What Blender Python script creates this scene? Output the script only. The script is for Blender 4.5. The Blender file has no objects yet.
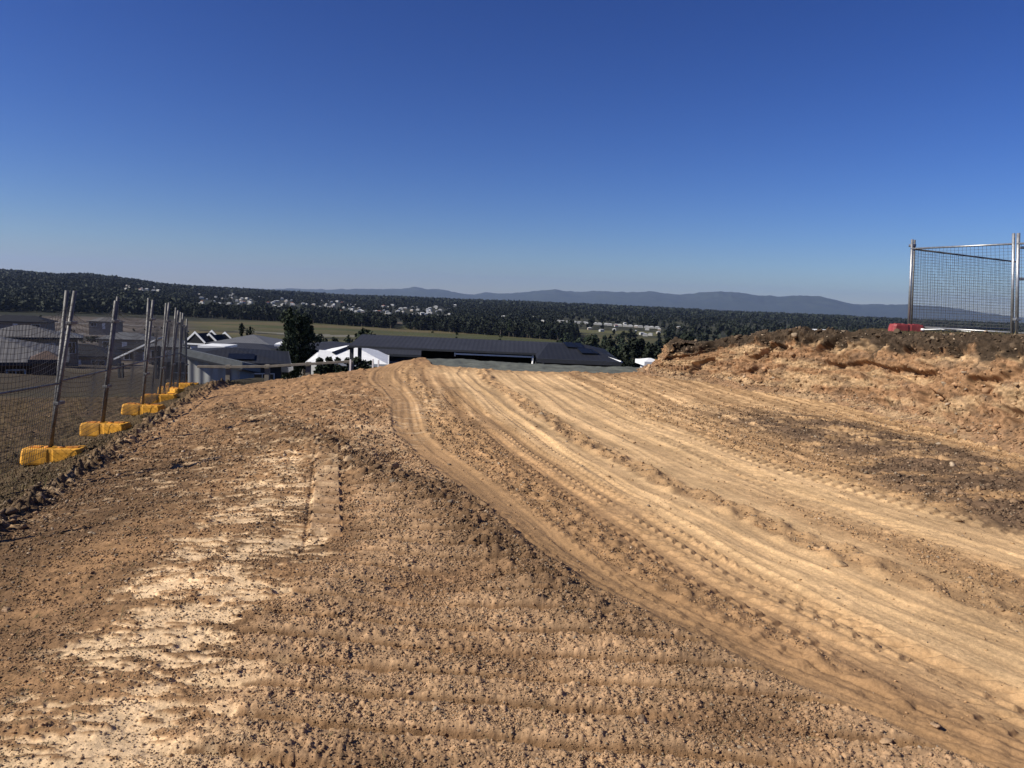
import bpy, math, random
import numpy as np
from mathutils import Vector, Matrix

rnd = random.Random(7)
R = np.random.RandomState(11)
scene = bpy.context.scene
COL = scene.collection

# ------------------------------------------------------------------ camera
F = 770.0
PIT = math.atan(87 / 770)
ROLL = math.radians(2.4)
EYE = 1.6
cam = bpy.data.cameras.new('camera')
cam.sensor_width = 36
cam.lens = F / 1024 * 36
cam.clip_start = 0.05
cam.clip_end = 90000
camo = bpy.data.objects.new('camera', cam)
COL.objects.link(camo)
camo.location = (0, 0, EYE)
m = Matrix.Rotation(math.pi / 2 - PIT, 4, 'X') @ Matrix.Rotation(ROLL, 4, 'Z')
camo.rotation_euler = m.to_euler()
scene.camera = camo


def at(px, py, Y):
    """world point seen at a pixel of the photograph at depth Y (used to measure positions)"""
    dx, dy = px - 512, py - 384
    a = dx * math.cos(ROLL) + dy * math.sin(ROLL)
    b = -dx * math.sin(ROLL) + dy * math.cos(ROLL)
    r = (a, F * math.cos(PIT) - b * math.sin(PIT), -F * math.sin(PIT) - b * math.cos(PIT))
    t = Y / r[1]
    return Vector((r[0] * t, Y, EYE + r[2] * t))


# ------------------------------------------------------------------ light
SUN_EL = math.radians(36)
sdir = Vector((-1, -0.30, 0)).normalized() * math.cos(SUN_EL)
sdir.z = math.sin(SUN_EL)
sun = bpy.data.lights.new('sun', 'SUN')
sun.energy = 5.0
sun.angle = math.radians(0.53)
sun.color = (1.0, 0.945, 0.83)
suno = bpy.data.objects.new('sun', sun)
COL.objects.link(suno)
suno.rotation_euler = sdir.to_track_quat('Z', 'Y').to_euler()
suno.location = (-20, 0, 30)

W = bpy.data.worlds.new('World')
scene.world = W
W.use_nodes = True
nt = W.node_tree
sky = nt.nodes.new('ShaderNodeTexSky')
sky.sky_type = 'NISHITA'
sky.sun_disc = False
sky.sun_elevation = SUN_EL
sky.sun_rotation = math.atan2(sdir.x, sdir.y)
sky.altitude = 60
sky.air_density = 1.0
sky.dust_density = 0.0
sky.ozone_density = 3.6
bg = nt.nodes['Background']
bg.inputs['Strength'].default_value = 0.05
hs = nt.nodes.new('ShaderNodeHueSaturation')
hs.inputs['Saturation'].default_value = 1.16; hs.inputs['Hue'].default_value = .506
gm = nt.nodes.new('ShaderNodeGamma'); gm.inputs['Gamma'].default_value = 1.38
nt.links.new(sky.outputs[0], hs.inputs['Color']); nt.links.new(hs.outputs[0], gm.inputs['Color'])
tn = nt.nodes.new('ShaderNodeVectorMath'); tn.operation = 'MULTIPLY'; tn.inputs[1].default_value = (.42, .485, .70)
nt.links.new(gm.outputs[0], tn.inputs[0]); nt.links.new(tn.outputs[0], bg.inputs['Color'])
vs = scene.view_settings
vs.view_transform = 'Standard'
vs.look = 'None'
vs.exposure = 0.30
vs.gamma = 1
vs.use_curve_mapping = False
scene.cycles.volume_bounces = 0
scene.cycles.max_bounces = 5
scene.cycles.transparent_max_bounces = 16


# ------------------------------------------------------------------ numpy noise
def vnoise(x, y, seed=0):
    xf = np.floor(x); yf = np.floor(y)
    xi = xf.astype(np.int64); yi = yf.astype(np.int64)
    fx = (x - xf).astype(np.float32); fy = (y - yf).astype(np.float32)
    u = fx * fx * fx * (fx * (fx * 6 - 15) + 10)
    v = fy * fy * fy * (fy * (fy * 6 - 15) + 10)

    def h(ix, iy):
        n = (ix * 374761393 + iy * 668265263 + seed * 974634777) & 0xffffffff
        n = ((n ^ (n >> 13)) * 1274126177) & 0xffffffff
        n = n ^ (n >> 16)
        ang = (n & 0xffff).astype(np.float32) * (2 * math.pi / 65536)
        return np.cos(ang), np.sin(ang)

    def g(ix, iy, dx, dy):
        c, s = h(ix, iy)
        return c * dx + s * dy
    a = g(xi, yi, fx, fy); b = g(xi + 1, yi, fx - 1, fy)
    c = g(xi, yi + 1, fx, fy - 1); d = g(xi + 1, yi + 1, fx - 1, fy - 1)
    return ((a + (b - a) * u) * (1 - v) + (c + (d - c) * u) * v) * 1.5


def fbm(x, y, wl, octs=4, seed=0, gain=0.5):
    s = 0; amp = 1.0; tot = 0
    for k in range(octs):
        s = s + amp * vnoise(x / wl + 17.3 * k, y / wl - 9.1 * k, seed + k)
        tot += amp; amp *= gain; wl *= 0.5
    return s / tot


def worley(x, y, cs, seed=0):
    """packed grains: distance to the nearest centre and a random value for that grain"""
    u = x / cs; v = y / cs
    iu = np.floor(u).astype(np.int64); iv = np.floor(v).astype(np.int64)
    best = np.full(x.shape, 9.0, dtype=np.float32); rid = np.zeros(x.shape, dtype=np.float32)
    for a in (-1, 0, 1):
        for b in (-1, 0, 1):
            n = ((iu + a) * 374761393 + (iv + b) * 668265263 + seed * 974634777) & 0xffffffff
            n = ((n ^ (n >> 13)) * 1274126177) & 0xffffffff
            n = n ^ (n >> 16)
            px = (iu + a) + (n & 1023) / 1023.0; py = (iv + b) + ((n >> 10) & 1023) / 1023.0
            d = ((u - px) ** 2 + (v - py) ** 2).astype(np.float32)
            mk = d < best
            best = np.where(mk, d, best); rid = np.where(mk, ((n >> 20) & 1023) / 1023.0, rid)
    return np.sqrt(best), rid


def sst(a, b, x):
    t = np.clip((x - a) / (b - a), 0, 1)
    return t * t * (3 - 2 * t)


def curve_x(pts, y):
    p = sorted(pts, key=lambda q: q[1])
    return np.interp(y, [q[1] for q in p], [q[0] for q in p])


def curve_d(pts, x, y):
    """signed distance across a track that runs roughly along y"""
    e = 0.15
    xc = (curve_x(pts, y - e) + curve_x(pts, y) + curve_x(pts, y + e)) / 3
    sl = (curve_x(pts, y + 2 * e) - curve_x(pts, y - 2 * e)) / (4 * e)
    return (x - xc) / np.sqrt(1 + sl * sl)


# ------------------------------------------------------------------ ground shape
TOE = [(8.2, -6), (7.4, 0), (6.7, 4), (6.2, 7), (6.05, 9), (6.0, 10.5), (5.65, 13.1), (4.6, 14.9),
       (3.8, 16.3), (3.0, 17.0), (3.3, 19), (4.8, 22), (8, 26)]


def bank_d(x, y, want_arc=False):
    """distance behind the toe of the cut bank, positive inside the bank"""
    best = np.full(x.shape, 1e9, dtype=np.float64)
    sgn = np.ones(x.shape); arc = np.zeros(x.shape); acc = 0.0
    for (ax, ay), (bx, by) in zip(TOE[:-1], TOE[1:]):
        ux, uy = bx - ax, by - ay
        L2 = ux * ux + uy * uy
        t = np.clip(((x - ax) * ux + (y - ay) * uy) / L2, 0, 1)
        dx = x - (ax + t * ux); dy = y - (ay + t * uy)
        d = dx * dx + dy * dy
        cr = ux * (y - ay) - uy * (x - ax)
        mk = d < best
        best = np.where(mk, d, best)
        sgn = np.where(mk, np.where(cr < 0, 1, -1), sgn)
        arc = np.where(mk, acc + t * math.sqrt(L2), arc)
        acc += math.sqrt(L2)
    if want_arc:
        return np.sqrt(best) * sgn, arc
    return np.sqrt(best) * sgn


DROP = [(0, 0), (1, -.08), (2.5, -.32), (6, -.95), (12, -2.4), (25, -4.3), (70, -8.5), (130, -13), (330, -27),
        (430, -30), (800, -30)]


def drop(s):
    xs = [a for a, b in DROP]; zs = [b for a, b in DROP]
    o = 0
    for k in (-.6, -.2, .2, .6):
        o = o + np.interp(s + k * (0.5 + 0.05 * np.clip(s, 0, 300)), xs, zs)
    return o / 4


# sky line of the forest ridge, in photo pixels above the true horizon, by column
RIDGE = [(-400, 6), (-100, 5), (0, 4.2), (25, 4.0), (45, 2.2), (62, 2.4), (80, 4.2), (95, 3.6), (120, 1.2), (150, -1.0), (180, -2.6), (240, -3.4), (300, -4.4), (350, -5.4),
         (400, -4.6), (450, -5.0), (520, -4.4), (650, -4.6), (720, -5.5), (820, -5), (900, -5.5), (1100, -5), (1500, -5)]


def far_z(x, y, z0):
    """valley floor rising to the forest ridge and falling away behind it"""
    r = np.sqrt(x * x + y * y)
    px = 512 + F * x / np.maximum(y, 1.0)
    px = np.where(y < 1, np.where(x < 0, -400, 1500), np.clip(px, -400, 1500))
    e = np.interp(px, [a for a, b in RIDGE], [b for a, b in RIDGE])
    ztop = 1.6 + e / F * 3300 - 11
    z_t = np.where(px < 420, -30 + (np.minimum(ztop, -4) + 30) * sst(720, 2100, r), -30 + (ztop + 30) * 0.8 * sst(800, 2400, r))
    w = sst(2000, 3300, r)
    zr = z_t * (1 - w) + ztop * w
    w2 = sst(3500, 5200, r)
    zr = zr * (1 - w2) + (-70) * w2
    k = sst(600, 760, r)
    return z0 * (1 - k) + zr * k


def macro(x, y):
    xf = -5.6 - .28 * np.clip(y - 9.3, 0, 16)
    t = np.clip((-1.5 - x) / (-1.5 - xf), 0, 1.15)
    zl = -(0.66 + 0.045 * np.clip(y - 9.3, 0, 12)) * t ** (1.4 + .35 * sst(6, 13, y))
    zl = zl * (1 - sst(20, 36, y)) - 0.05 * np.clip(xf - 1 - x, 0, 14) * sst(-4, 4, y + 2) * (1 - sst(16, 34, y))
    edge = 16.1 + 3.4 * sst(-3.6, -1.2, x) + 4 * sst(-6.4, -8.6, x)
    d = bank_d(x, y)
    hb = .96 + 0.33 * sst(4.6, 6.8, x) - (.034 - .016 * sst(7.5, 9.5, x)) * np.clip(y - 11, 0, 10)
    hb = hb + 0.06 * vnoise(x / 2.1, y / 2.1, 5)
    dn = d + 0.14 * vnoise(x / .9, y / .9, 6) + 0.07 * vnoise(x / .3, y / .3, 7)
    prof = 0.13 * sst(-.1, .45, dn) + 0.80 * sst(0.30, 1.18, dn) + 0.07 * sst(1.1, 1.6, dn)
    bank = hb * prof
    be = 18.0 + 2.6 * sst(7.5, 9.5, x)
    flat = np.where(d > 0, be, edge)
    z = zl * (1 - sst(40, 90, y)) + drop(y - np.where(d > 0.3, be, edge)) + bank * (1 - sst(30, 70, y))
    z = z - 0.5 * np.clip(np.where(d > .3, y - be, 0), 0, 1.5) * .5
    # low hump at the far end of the pad
    z = z + 0.10 * np.exp(-(((x + 2.3) / 1.2) ** 2 + ((y - 18.2) / 1.5) ** 2))
    return z, d


def H(x, y):
    xx = np.array([float(x)]); yy = np.array([float(y)])
    z, d = macro(xx, yy)
    return float(far_z(xx, yy, z)[0])


A_ = [(-2.7, 16), (-2.45, 14.5), (-1.6, 11.4), (-1.2, 8.9), (-.95, 8), (-.3, 6.4), (.23, 4.95), (.65, 4.15), (.97, 3.65), (1.4, 3.1), (1.85, 2.6), (2.7, 1.6)]
B_ = [(-1.9, 16), (-1.0, 12.5), (-.30, 9.5), (.33, 7.4), (.93, 5.5), (1.33, 4.4), (1.72, 3.6), (2.1, 3.0), (2.6, 2.2)]
C_ = [(-1.4, 17.5), (-.9, 15.7), (.5, 9.2), (1.15, 6.6), (1.65, 4.97), (2.02, 3.95), (2.35, 3.25), (2.9, 2.2)]
D_ = [(-.6, 15.5), (.65, 9.35), (1.55, 6.4), (2.12, 5.1), (2.6, 4.3), (3.3, 3.3), (4.2, 2.2)]
E_ = [(.4, 16.5), (1.3, 10.5), (2.2, 7.7), (2.95, 6.1), (3.7, 5.0), (5.0, 3.4)]
BERM = [(-4.6, 12.2), (-3.35, 10.4), (-2.47, 8.94), (-1.76, 7.86), (-.93, 6.47), (-.37, 5.9), (.0, 4.96), (.42, 4.0), (.9, 3.4), (1.27, 2.9), (1.7, 2.3)]
RIM = [(-2.6, 2.0), (-3.0, 3.5), (-3.5, 5.1), (-4.1, 6.98), (-4.65, 9.2), (-5.5, 12.5), (-6.15, 15), (-7.0, 18), (-7.9, 21)]


def zones(x, y):
    """masks for the kinds of soil that lie on the pad"""
    n1 = fbm(x, y, 1.3, 3, 21); n2 = fbm(x, y, .35, 3, 31)
    z = {}
    dA = curve_d(A_, x, y); dB = curve_d(B_, x, y); dC = curve_d(C_, x, y); dD = curve_d(D_, x, y); dE = curve_d(E_, x, y)
    dR = curve_d(RIM, x, y)
    dM = curve_d(BERM, x, y)
    z['dA'], z['dB'], z['dC'], z['dD'], z['dE'], z['dR'], z['dM'] = dA, dB, dC, dD, dE, dR, dM
    wA = np.interp(y, [2, 5, 9, 16], [.17, .15, .15, .3])
    z['A'] = 1 - sst(wA, wA + .10, np.abs(dA + .05 * n2))
    z['B'] = 1 - sst(.20, .34, np.abs(dB + .06 * n2))
    z['C'] = 1 - sst(.42, .98, np.abs(dC - .14 + .16 * n1))
    z['D'] = 1 - sst(.07, .22, np.abs(dD + .10 * n1))
    z['E'] = 1 - sst(.30, .80, np.abs(dE + .10 * n1 - .05))
    road = sst(-.05, .15, dA + .04 * n2) * sst(17.5, 15.5, y * 1.0)
    z['road'] = road
    # loose gravel left of the road
    z['gravel'] = (1 - sst(-.2, -.05, dA + .06 * n2)) * sst(-1.25, -1.0, x + .14 * n1 + .05 * y * 0 - np.interp(y, [2, 5, 7.5, 9.5], [0, .05, -.35, -1.2])) * sst(10.5, 8.5, y + n1)
    # pale clay patch
    lx = x - np.interp(y, [2, 3, 4.5, 6, 8], [-1.45, -1.45, -1.62, -1.95, -2.35])
    st = fbm(x * .55, y * 2.0, .40, 4, 41, .6)
    wd = np.interp(y, [2, 3.5, 5, 8], [.62, .62, .55, .38])
    edge = (1 - sst(.35, 1.1, np.abs(lx) / wd + .5 * n1)) * sst(9.3, 6.5, y + n1)
    brk = 1.15 * st + .55 * n2 + .55 * vnoise(x / .16, y / .05, 43) + .40 * vnoise(x / .06, y / .022, 44)
    pal = sst(-.08, .20, brk - .38 + .52 * edge - .12 * sst(3.6, 5.5, y)) * sst(.0, .45, edge)
    z['pale'] = pal
    z['grass'] = (1 - sst(-.5, -.05, dR + .30 * n1 + .12 * n2)) * (1 - .9 * sst(16, 17, y) * sst(-6.6, -6.0, x))
    z['rim'] = np.exp(-((dR + .15 + .20 * n1) / .16) ** 2)
    # dark damp soil between the pale band and the bank
    sx = x - np.interp(y, [4, 6, 7, 8.5, 10, 11.5], [5.3, 4.8, 4.6, 4.55, 4.2, 3.7])
    z['stain'] = (1 - sst(.75, 1.35, np.abs(sx) + .35 * n1)) * sst(3.6, 5.5, y) * sst(12.8, 10.6, y + .8 * n1) * sst(.15, .5, dE + .1 * n2)
    z['n1'], z['n2'] = n1, n2
    return z


def imprint(x, y):
    ix = x - np.interp(y, [4.6, 7.7], [-1.10, -1.83])
    return sst(.112, .095, np.abs(ix + .01)) * sst(4.7, 5.0, y) * sst(7.75, 7.5, y)


def ridge(n):
    return 1 - np.abs(n) * 2


def detail(x, y, cell, bd):
    """fine relief and base colour of the dirt"""
    z = zones(x, y)
    n1, n2 = z['n1'], z['n2']

    def lod(wl):
        return np.clip((wl / cell - 1.5) / 2.0, 0, 1)

    h = 0.022 * vnoise(x / 1.7, y / 1.7, 51) + 0.012 * vnoise(x / .7, y / .7, 52)
    g = z['gravel']; A, B, C, D, E = z['A'], z['B'], z['C'], z['D'], z['E']
    road = z['road']
    smooth = np.clip(A + C * .85 + E * .7 + B * .4, 0, 1) * np.clip(road + A, 0, 1)
    rough = np.clip(1 - smooth * .86, 0.08, 1)
    rough = np.clip(rough * (1 - .45 * road) + .9 * D * road, 0.08, 1)
    bank = sst(-.25, .1, bd)
    cl = 0.30 + 0.5 * rough - .25 * g + .8 * z['rim'] + .3 * z['grass']
    cl = cl * (1 - .35 * z['pale'])
    bil1 = np.abs(vnoise(x / .17, y / .17, 61)); bil2 = np.abs(vnoise(x / .085 + 3, y / .085, 62))
    bil3 = np.abs(vnoise(x / .042, y / .042, 63)); bil4 = np.abs(vnoise(x / .021, y / .021, 64))
    bil5 = vnoise(x / .011, y / .011, 65)
    patch = .5 + .9 * sst(-.2, .4, vnoise(x / .45, y / .45, 66))
    clod = .007 * bil1 * lod(.17) + .007 * bil2 * lod(.085) + .005 * bil3 * lod(.042) + .004 * bil4 * lod(.021) + .0018 * bil5 * lod(.011)
    h = h + clod * cl * patch * 1.25
    fr = sst(4.5, 9, y) * (.35 + .65 * rough)
    h = h + fr * (.020 * vnoise(x / .30, y / .16, 157) + .016 * vnoise(x / .13, y / .09, 158) + .009 * vnoise(x / .07, y / .05, 159) * lod(.06)) * (1 - .75 * smooth)
    graintone = np.zeros(x.shape)
    r_ = np.sqrt(x * x + y * y)
    nm = (r_ < 23) & (x < 6.5) & (bd < .3)
    pt = sst(-.25, .3, vnoise(x / .5, y / .3, 156))
    for cs, am, sd in ((.26, .040, 149), (.13, .036, 150), (.065, .018, 151), (.032, .0085, 152), (.018, .0055, 153), (.010, .0032, 154)):
        wl_ = lod(cs * .9)
        mm = nm & (wl_ > .02)
        if mm.sum():
            d1, r1 = worley(x[mm], y[mm], cs, sd)
            keepg = sst(.35, .75, r1) if cs < .05 else sst(.55, .9, r1)
            dome = np.clip(1 - (d1 / .55) ** 2, 0, 1) * keepg
            wt = ((.30 if cs < .1 else .55 * sst(6.5, 10, y[mm]) * (1 - .8 * road[mm])) * (.55 + .7 * pt[mm]) + (.0 if cs > .1 else .05 if cs > .05 else .55) * g[mm] + .5 * z['rim'][mm] - .38 * smooth[mm]) * wl_[mm] * (1 - .5 * z['pale'][mm])
            h[mm] += am * dome * np.clip(wt, 0.03, 2) * (.4 + r1)
            farw = sst(4.5, 9, y[mm]); wt = wt * (1 if cs != .065 else (.5 + .6 * farw))
            graintone[mm] += (dome > .25) * (r1 - .58) * (1.3 if cs < .1 else .8) * wl_[mm] * np.clip(wt, 0, 1)
    # streaky wipes across the pale patch and the rough soil around it
    st = fbm(x * .6, y * 2.4, .30, 3, 71)
    left = (1 - sst(-1.1, -.8, x - .0 * y)) * (1 - z['grass'])
    h = h + .020 * st * left * sst(9.5, 7, y)
    h = h - .008 * z['pale']
    # cleat ridges of the excavator over the gravel
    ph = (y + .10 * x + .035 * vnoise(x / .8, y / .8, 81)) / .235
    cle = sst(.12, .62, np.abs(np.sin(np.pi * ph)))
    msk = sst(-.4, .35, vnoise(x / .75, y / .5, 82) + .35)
    h = h + .060 * (cle - .5) * g * msk * (1 + .35 * vnoise(x / .12, y / .12, 88))
    h = h + .016 * sst(-.05, .2, .1 - np.abs(x + .78 - .02 * np.sin(y * 3))) * sst(7, 5, y) * .3
    # crisp track imprint
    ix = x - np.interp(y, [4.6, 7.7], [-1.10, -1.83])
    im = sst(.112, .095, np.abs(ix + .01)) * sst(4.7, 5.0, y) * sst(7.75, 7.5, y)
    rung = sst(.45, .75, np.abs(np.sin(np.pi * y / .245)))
    h = h * (1 - .4 * im) - .034 * im * (1 - rung) + .020 * im * rung
    h = h - .010 * np.exp(-((ix + .14) / .014) ** 2) * sst(4.0, 5.0, y) * sst(8, 7.5, y)
    # more cleat marks, softer, on the far left of the pad
    ph2 = (y * .96 - .3 * x) / .20
    far_l = sst(8.2, 9.5, y) * (1 - sst(-1.6, -1.2, z['dA'] + 1.0)) * (1 - z['grass'])
    h = h + .010 * (np.abs(np.sin(np.pi * ph2)) - .5) * far_l * sst(-.1, .4, vnoise(x / .8, y / .8, 83))
    # berm of loose clods
    bm = np.exp(-((z['dM'] + .12 + .12 * n1) / .26) ** 2) * sst(2.5, 4.5, y) * sst(13.5, 11.5, y)
    d1, r1 = worley(x, y, .085, 84); d2, r2 = worley(x, y, .045, 86)
    h = h + bm * (.035 + .045 * np.clip(1 - (d1 / .6) ** 2, 0, 1) * r1 * lod(.06) + .022 * np.clip(1 - (d2 / .6) ** 2, 0, 1) * r2 * lod(.03))
    # rim of turned earth by the grass
    h = h + z['rim'] * (.03 + .10 * np.clip(vnoise(x / .38, y / .38, 85), -.2, 1) + .09 * np.clip(1 - (d1 / .6) ** 2, 0, 1) * r1)
    # wheel tracks: shallow troughs, side ridges and chevrons
    def track(d, w, dep):
        return -dep * (1 - sst(w * .8, w * 1.15, np.abs(d))) + dep * .9 * np.exp(-((np.abs(d) - w * 1.25) / (.05)) ** 2)
    dA, dB, dC, dD, dE = z['dA'], z['dB'], z['dC'], z['dD'], z['dE']
    h = h + track(dA, .17, .014) * sst(18, 16, y) * (.35 + .3 * sst(6, 9, y)) + .006 * vnoise(dA / .022, y / 1.2, 98) * lod(.022) * A
    h = h + track(dB, .24, .006) + .3 * track(dC + .30, .12, .012) + .6 * track(dE + .28, .15, .012) + .5 * track(dE - .35, .13, .01)
    h = h + track(dD + .45, .08, .010) * .8
    # long streaks along the driving direction
    strk = vnoise(dC / .035, y / 1.6, 91) * lod(.035) + vnoise(dC / .09 + 7, y / 2.6, 92) * 1.4
    strk2 = .6 * vnoise(dE / .16 + 3, y / 5, 194) + .5 * vnoise(dE / .07, y / 3, 195) + .5 * vnoise((dE + dC) / .35, y / 7, 196)
    h = h + .006 * strk2 * road * sst(5, 8, y)
    h = h + .0035 * strk * road * np.clip(1 - D, 0, 1)
    h = h + .006 * vnoise(dA / .05, y / 2, 93) * A
    s_along = y * 1.15
    for d0, w, amp in ((dB + .12, .12, .021), (dB - .14, .10, .021), (dC + .22, .09, .012), (dE - .62, .22, .020), (dC - 1.35, .18, .010), (dB + .55, .10, .010)):
        arc = s_along + .55 * np.abs(d0)
        ch = sst(.35, .75, np.abs(np.sin(np.pi * arc / .125 + (d0 > 0) * 1.5)))
        ch = ch * sst(w, w * .85, np.abs(d0)) * sst(.03, .06, np.abs(d0))
        fade = sst(-.35, .15, vnoise(x / .9 + 4, y / .9, 94) + .28)
        h = h + amp * (ch - .5 * sst(w, w * .8, np.abs(d0))) * fade * sst(15, 12, y)
    # crumbs thrown up between the tracks
    cr = D * np.clip(vnoise(x / .16, y / .16, 95) + .15, 0, 1)
    h = h + .05 * cr * lod(.16)
    cr2 = (1 - sst(.05, .16, np.abs(dB + .42 + .05 * n1))) * road * np.clip(vnoise(x / .1, y / .1, 96) + .1, 0, 1)
    h = h + .035 * cr2
    h = h + z['stain'] * (.03 * bil1 + .022 * vnoise(x / .35, y / .12, 97) + .02 * bil2)
    # bank face: broken, blocky earth with shallow gullies
    face = sst(.0, .25, bd) * (1 - sst(1.6, 2.3, bd))
    blk = fbm(x, y, .55, 3, 101, .6)
    h = h * (1 - .85 * face * (bd < 1.15))
    lip = np.exp(-((bd - 1.28) / .22) ** 2)
    h = h + lip * (.10 * np.clip(vnoise(x / .45, y / .45, 104), -.5, 1) + .05 * bil1)
    h = h + np.exp(-((bd - .12) / .28) ** 2) * (.05 * bil1 + .04 * bil2)
    ftop = sst(1.3, 1.8, bd)
    h = h + ftop * .03 * bil1

    # ---------------------------------------------------------- colour
    def c3(r, gg, b):
        return np.array([r, gg, b])[None, :]

    def mix(a, b, t):
        return a + (b - a) * t[:, None]
    brown = c3(.300, .180, .092); dkbrown = c3(.165, .100, .054); pale = c3(.68, .50, .31); tan = c3(.60, .41, .222)
    orange = c3(.41, .255, .130); damp = c3(.115, .076, .050); gr = c3(.050, .040, .022); topsoil = c3(.115, .082, .050)
    v = vnoise(x / .6, y / .6, 111)
    c = mix(brown + 0 * x[:, None], dkbrown, sst(-.3, .6, v) * .7)
    c = mix(c, c3(.275, .165, .088) + 0 * c, sst(7.5, 10, y + n1) * .7 * sst(-.5, .3, n1 + .2) * (1 - road))
    c = mix(c, orange * .92, road * .75)
    c = mix(c, c3(.235, .143, .078) + 0 * c, g * .75)
    c = mix(c, tan, road * np.clip(C * 1.0 + E * .9 + .08 + .62 * sst(6, 11, y) * (.55 + 1.1 * strk2), 0, 1) * (.75 + .25 * sst(-.4, .3, strk)))
    c = mix(c, orange * .9 + 0 * c, A * .7)
    c = mix(c, brown * 1.05 + 0 * c, B * .5 * road)
    c = mix(c, brown * .95 + 0 * c, np.clip(D + (1 - sst(.1, .3, np.abs(dB + .42))) * .8, 0, 1) * .6 * road)
    c = mix(c, pale, z['pale'] * .95)
    c = mix(c, c3(.46, .31, .185) + 0 * c, im * rung * .65)  # rung tops painted paler, standing in for light catching the raised bars
    c = mix(c, c3(.47, .315, .185) + 0 * c, g * sst(.5, .9, cle) * msk * .62)  # cleat crests lightened in colour to add the lit-ridge contrast
    c = mix(c, dkbrown * .72, left * (1 - sst(-2.9, -2.2, x + .4 * n1)) * .8 * sst(11, 7, y))
    c = mix(c, dkbrown * .85, np.clip(bm * 1.1, 0, 1) * .85)
    c = mix(c, damp, z['stain'] * sst(-.45, .12, fbm(x * .6, y * 2.2, .6, 4, 112)) * .92)
    # the cut bank: layered earth
    zz = bd
    lay = vnoise(y / 1.6, bd / .35, 113)
    bc = mix(c3(.29, .172, .095) + 0 * c, c3(.42, .27, .15), sst(-.1, .6, lay))
    bc = mix(bc, c3(.30, .165, .09), sst(.05, .5, vnoise(x / .7 + 9, y / .5, 115)) * .7)
    bc = mix(bc, topsoil, sst(.98, 1.16, bd + .16 * vnoise(x / .4, y / .4, 116)))
    c = mix(c, bc, sst(.05, .35, bd))
    c = mix(c, gr, sst(1.25, 1.7, bd + .3 * n1) * .8)
    c = mix(c, gr, z['grass'] * .85)
    c = mix(c, c3(.105, .070, .042) + 0 * c, z['grass'] * sst(-.1, .4, n1) * .7)
    c = mix(c, topsoil, z['rim'] * .8)
    tex = .55 * vnoise(x / .22, y / .10, 161) + .5 * vnoise(x / .10, y / .055, 162) * lod(.06) + .45 * vnoise(x / .05, y / .03, 163) * lod(.035)
    c = c * (1 + .50 * tex * (1 - .75 * smooth) * (.5 + .5 * sst(3, 7, y)))[:, None]
    pal2 = left * sst(4.5, 6.5, y) * sst(15, 11, y) * sst(.12, .40, .55 * vnoise(x / .35, y / .13, 164) + .5 * vnoise(x / .14, y / .06, 165) + .25 * n1 - .1 * (x < -3.6)) * (1 - z['grass'])
    c = mix(c, pale * .9 + 0 * c, pal2 * .55)
    c = c * (1 + .40 * strk2 * road * sst(5, 9, y) * (bd < .1))[:, None]
    # small stones in the soil show as lighter and darker grains
    fk = 1 - .8 * sst(.1, .4, bd)
    sp = vnoise(x / .028, y / .028, 117) * lod(.028) * .5 + vnoise(x / .07, y / .07, 118) * .4 + vnoise(x / .013, y / .013, 119) * lod(.013) * .6
    c = c * (1 + .24 * sp * fk * (1 - .6 * smooth))[:, None]
    c = c * (1 + .10 * vnoise(x / .25, y / .25, 120) + .55 * graintone)[:, None]
    c = c * np.array([1.02, .98, .93])[None]
    # beyond the pad
    off = sst(0, 1.5, y - 20.5) 
    c = mix(c, gr * 1.1 + 0 * c, off)
    lf = sst(.6, 2.0, -7.0 - x)
    return h, np.clip(c, 0.01, 1)


def np_mesh(name, V, faces, mat=None, smooth=False, cols=None, link=True, parent=None):
    me = bpy.data.meshes.new(name)
    V = np.ascontiguousarray(V, dtype=np.float32); faces = np.ascontiguousarray(faces, dtype=np.int32)
    n, k = faces.shape
    me.vertices.add(len(V)); me.vertices.foreach_set('co', V.ravel())
    me.loops.add(n * k); me.loops.foreach_set('vertex_index', faces.ravel())
    me.polygons.add(n); me.polygons.foreach_set('loop_start', np.arange(0, n * k, k, dtype=np.int32))
    me.polygons.foreach_set('loop_total', np.full(n, k, dtype=np.int32))
    if smooth:
        me.polygons.foreach_set('use_smooth', np.ones(n, dtype=bool))
    me.update(calc_edges=True)
    if cols is not None:
        ca = me.color_attributes.new('soil', 'FLOAT_COLOR', 'POINT')
        c4 = np.ones((len(V), 4), dtype=np.float32); c4[:, :3] = cols
        ca.data.foreach_set('color', c4.ravel())
    if mat: me.materials.append(mat)
    if not link:
        return me
    o = bpy.data.objects.new(name, me)
    COL.objects.link(o)
    if parent: o.parent = parent
    return o


def tag(o, label=None, cat=None, group=None, kind=None):
    if label: o['label'] = label
    if cat: o['category'] = cat
    if group: o['group'] = group
    if kind: o['kind'] = kind
    return o


def empty(name, loc, label, cat, group=None, rz=0):
    o = bpy.data.objects.new(name, None)
    COL.objects.link(o)
    o.empty_display_size = .3
    o.location = loc; o.rotation_euler = (0, 0, rz)
    return tag(o, label, cat, group)


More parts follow.
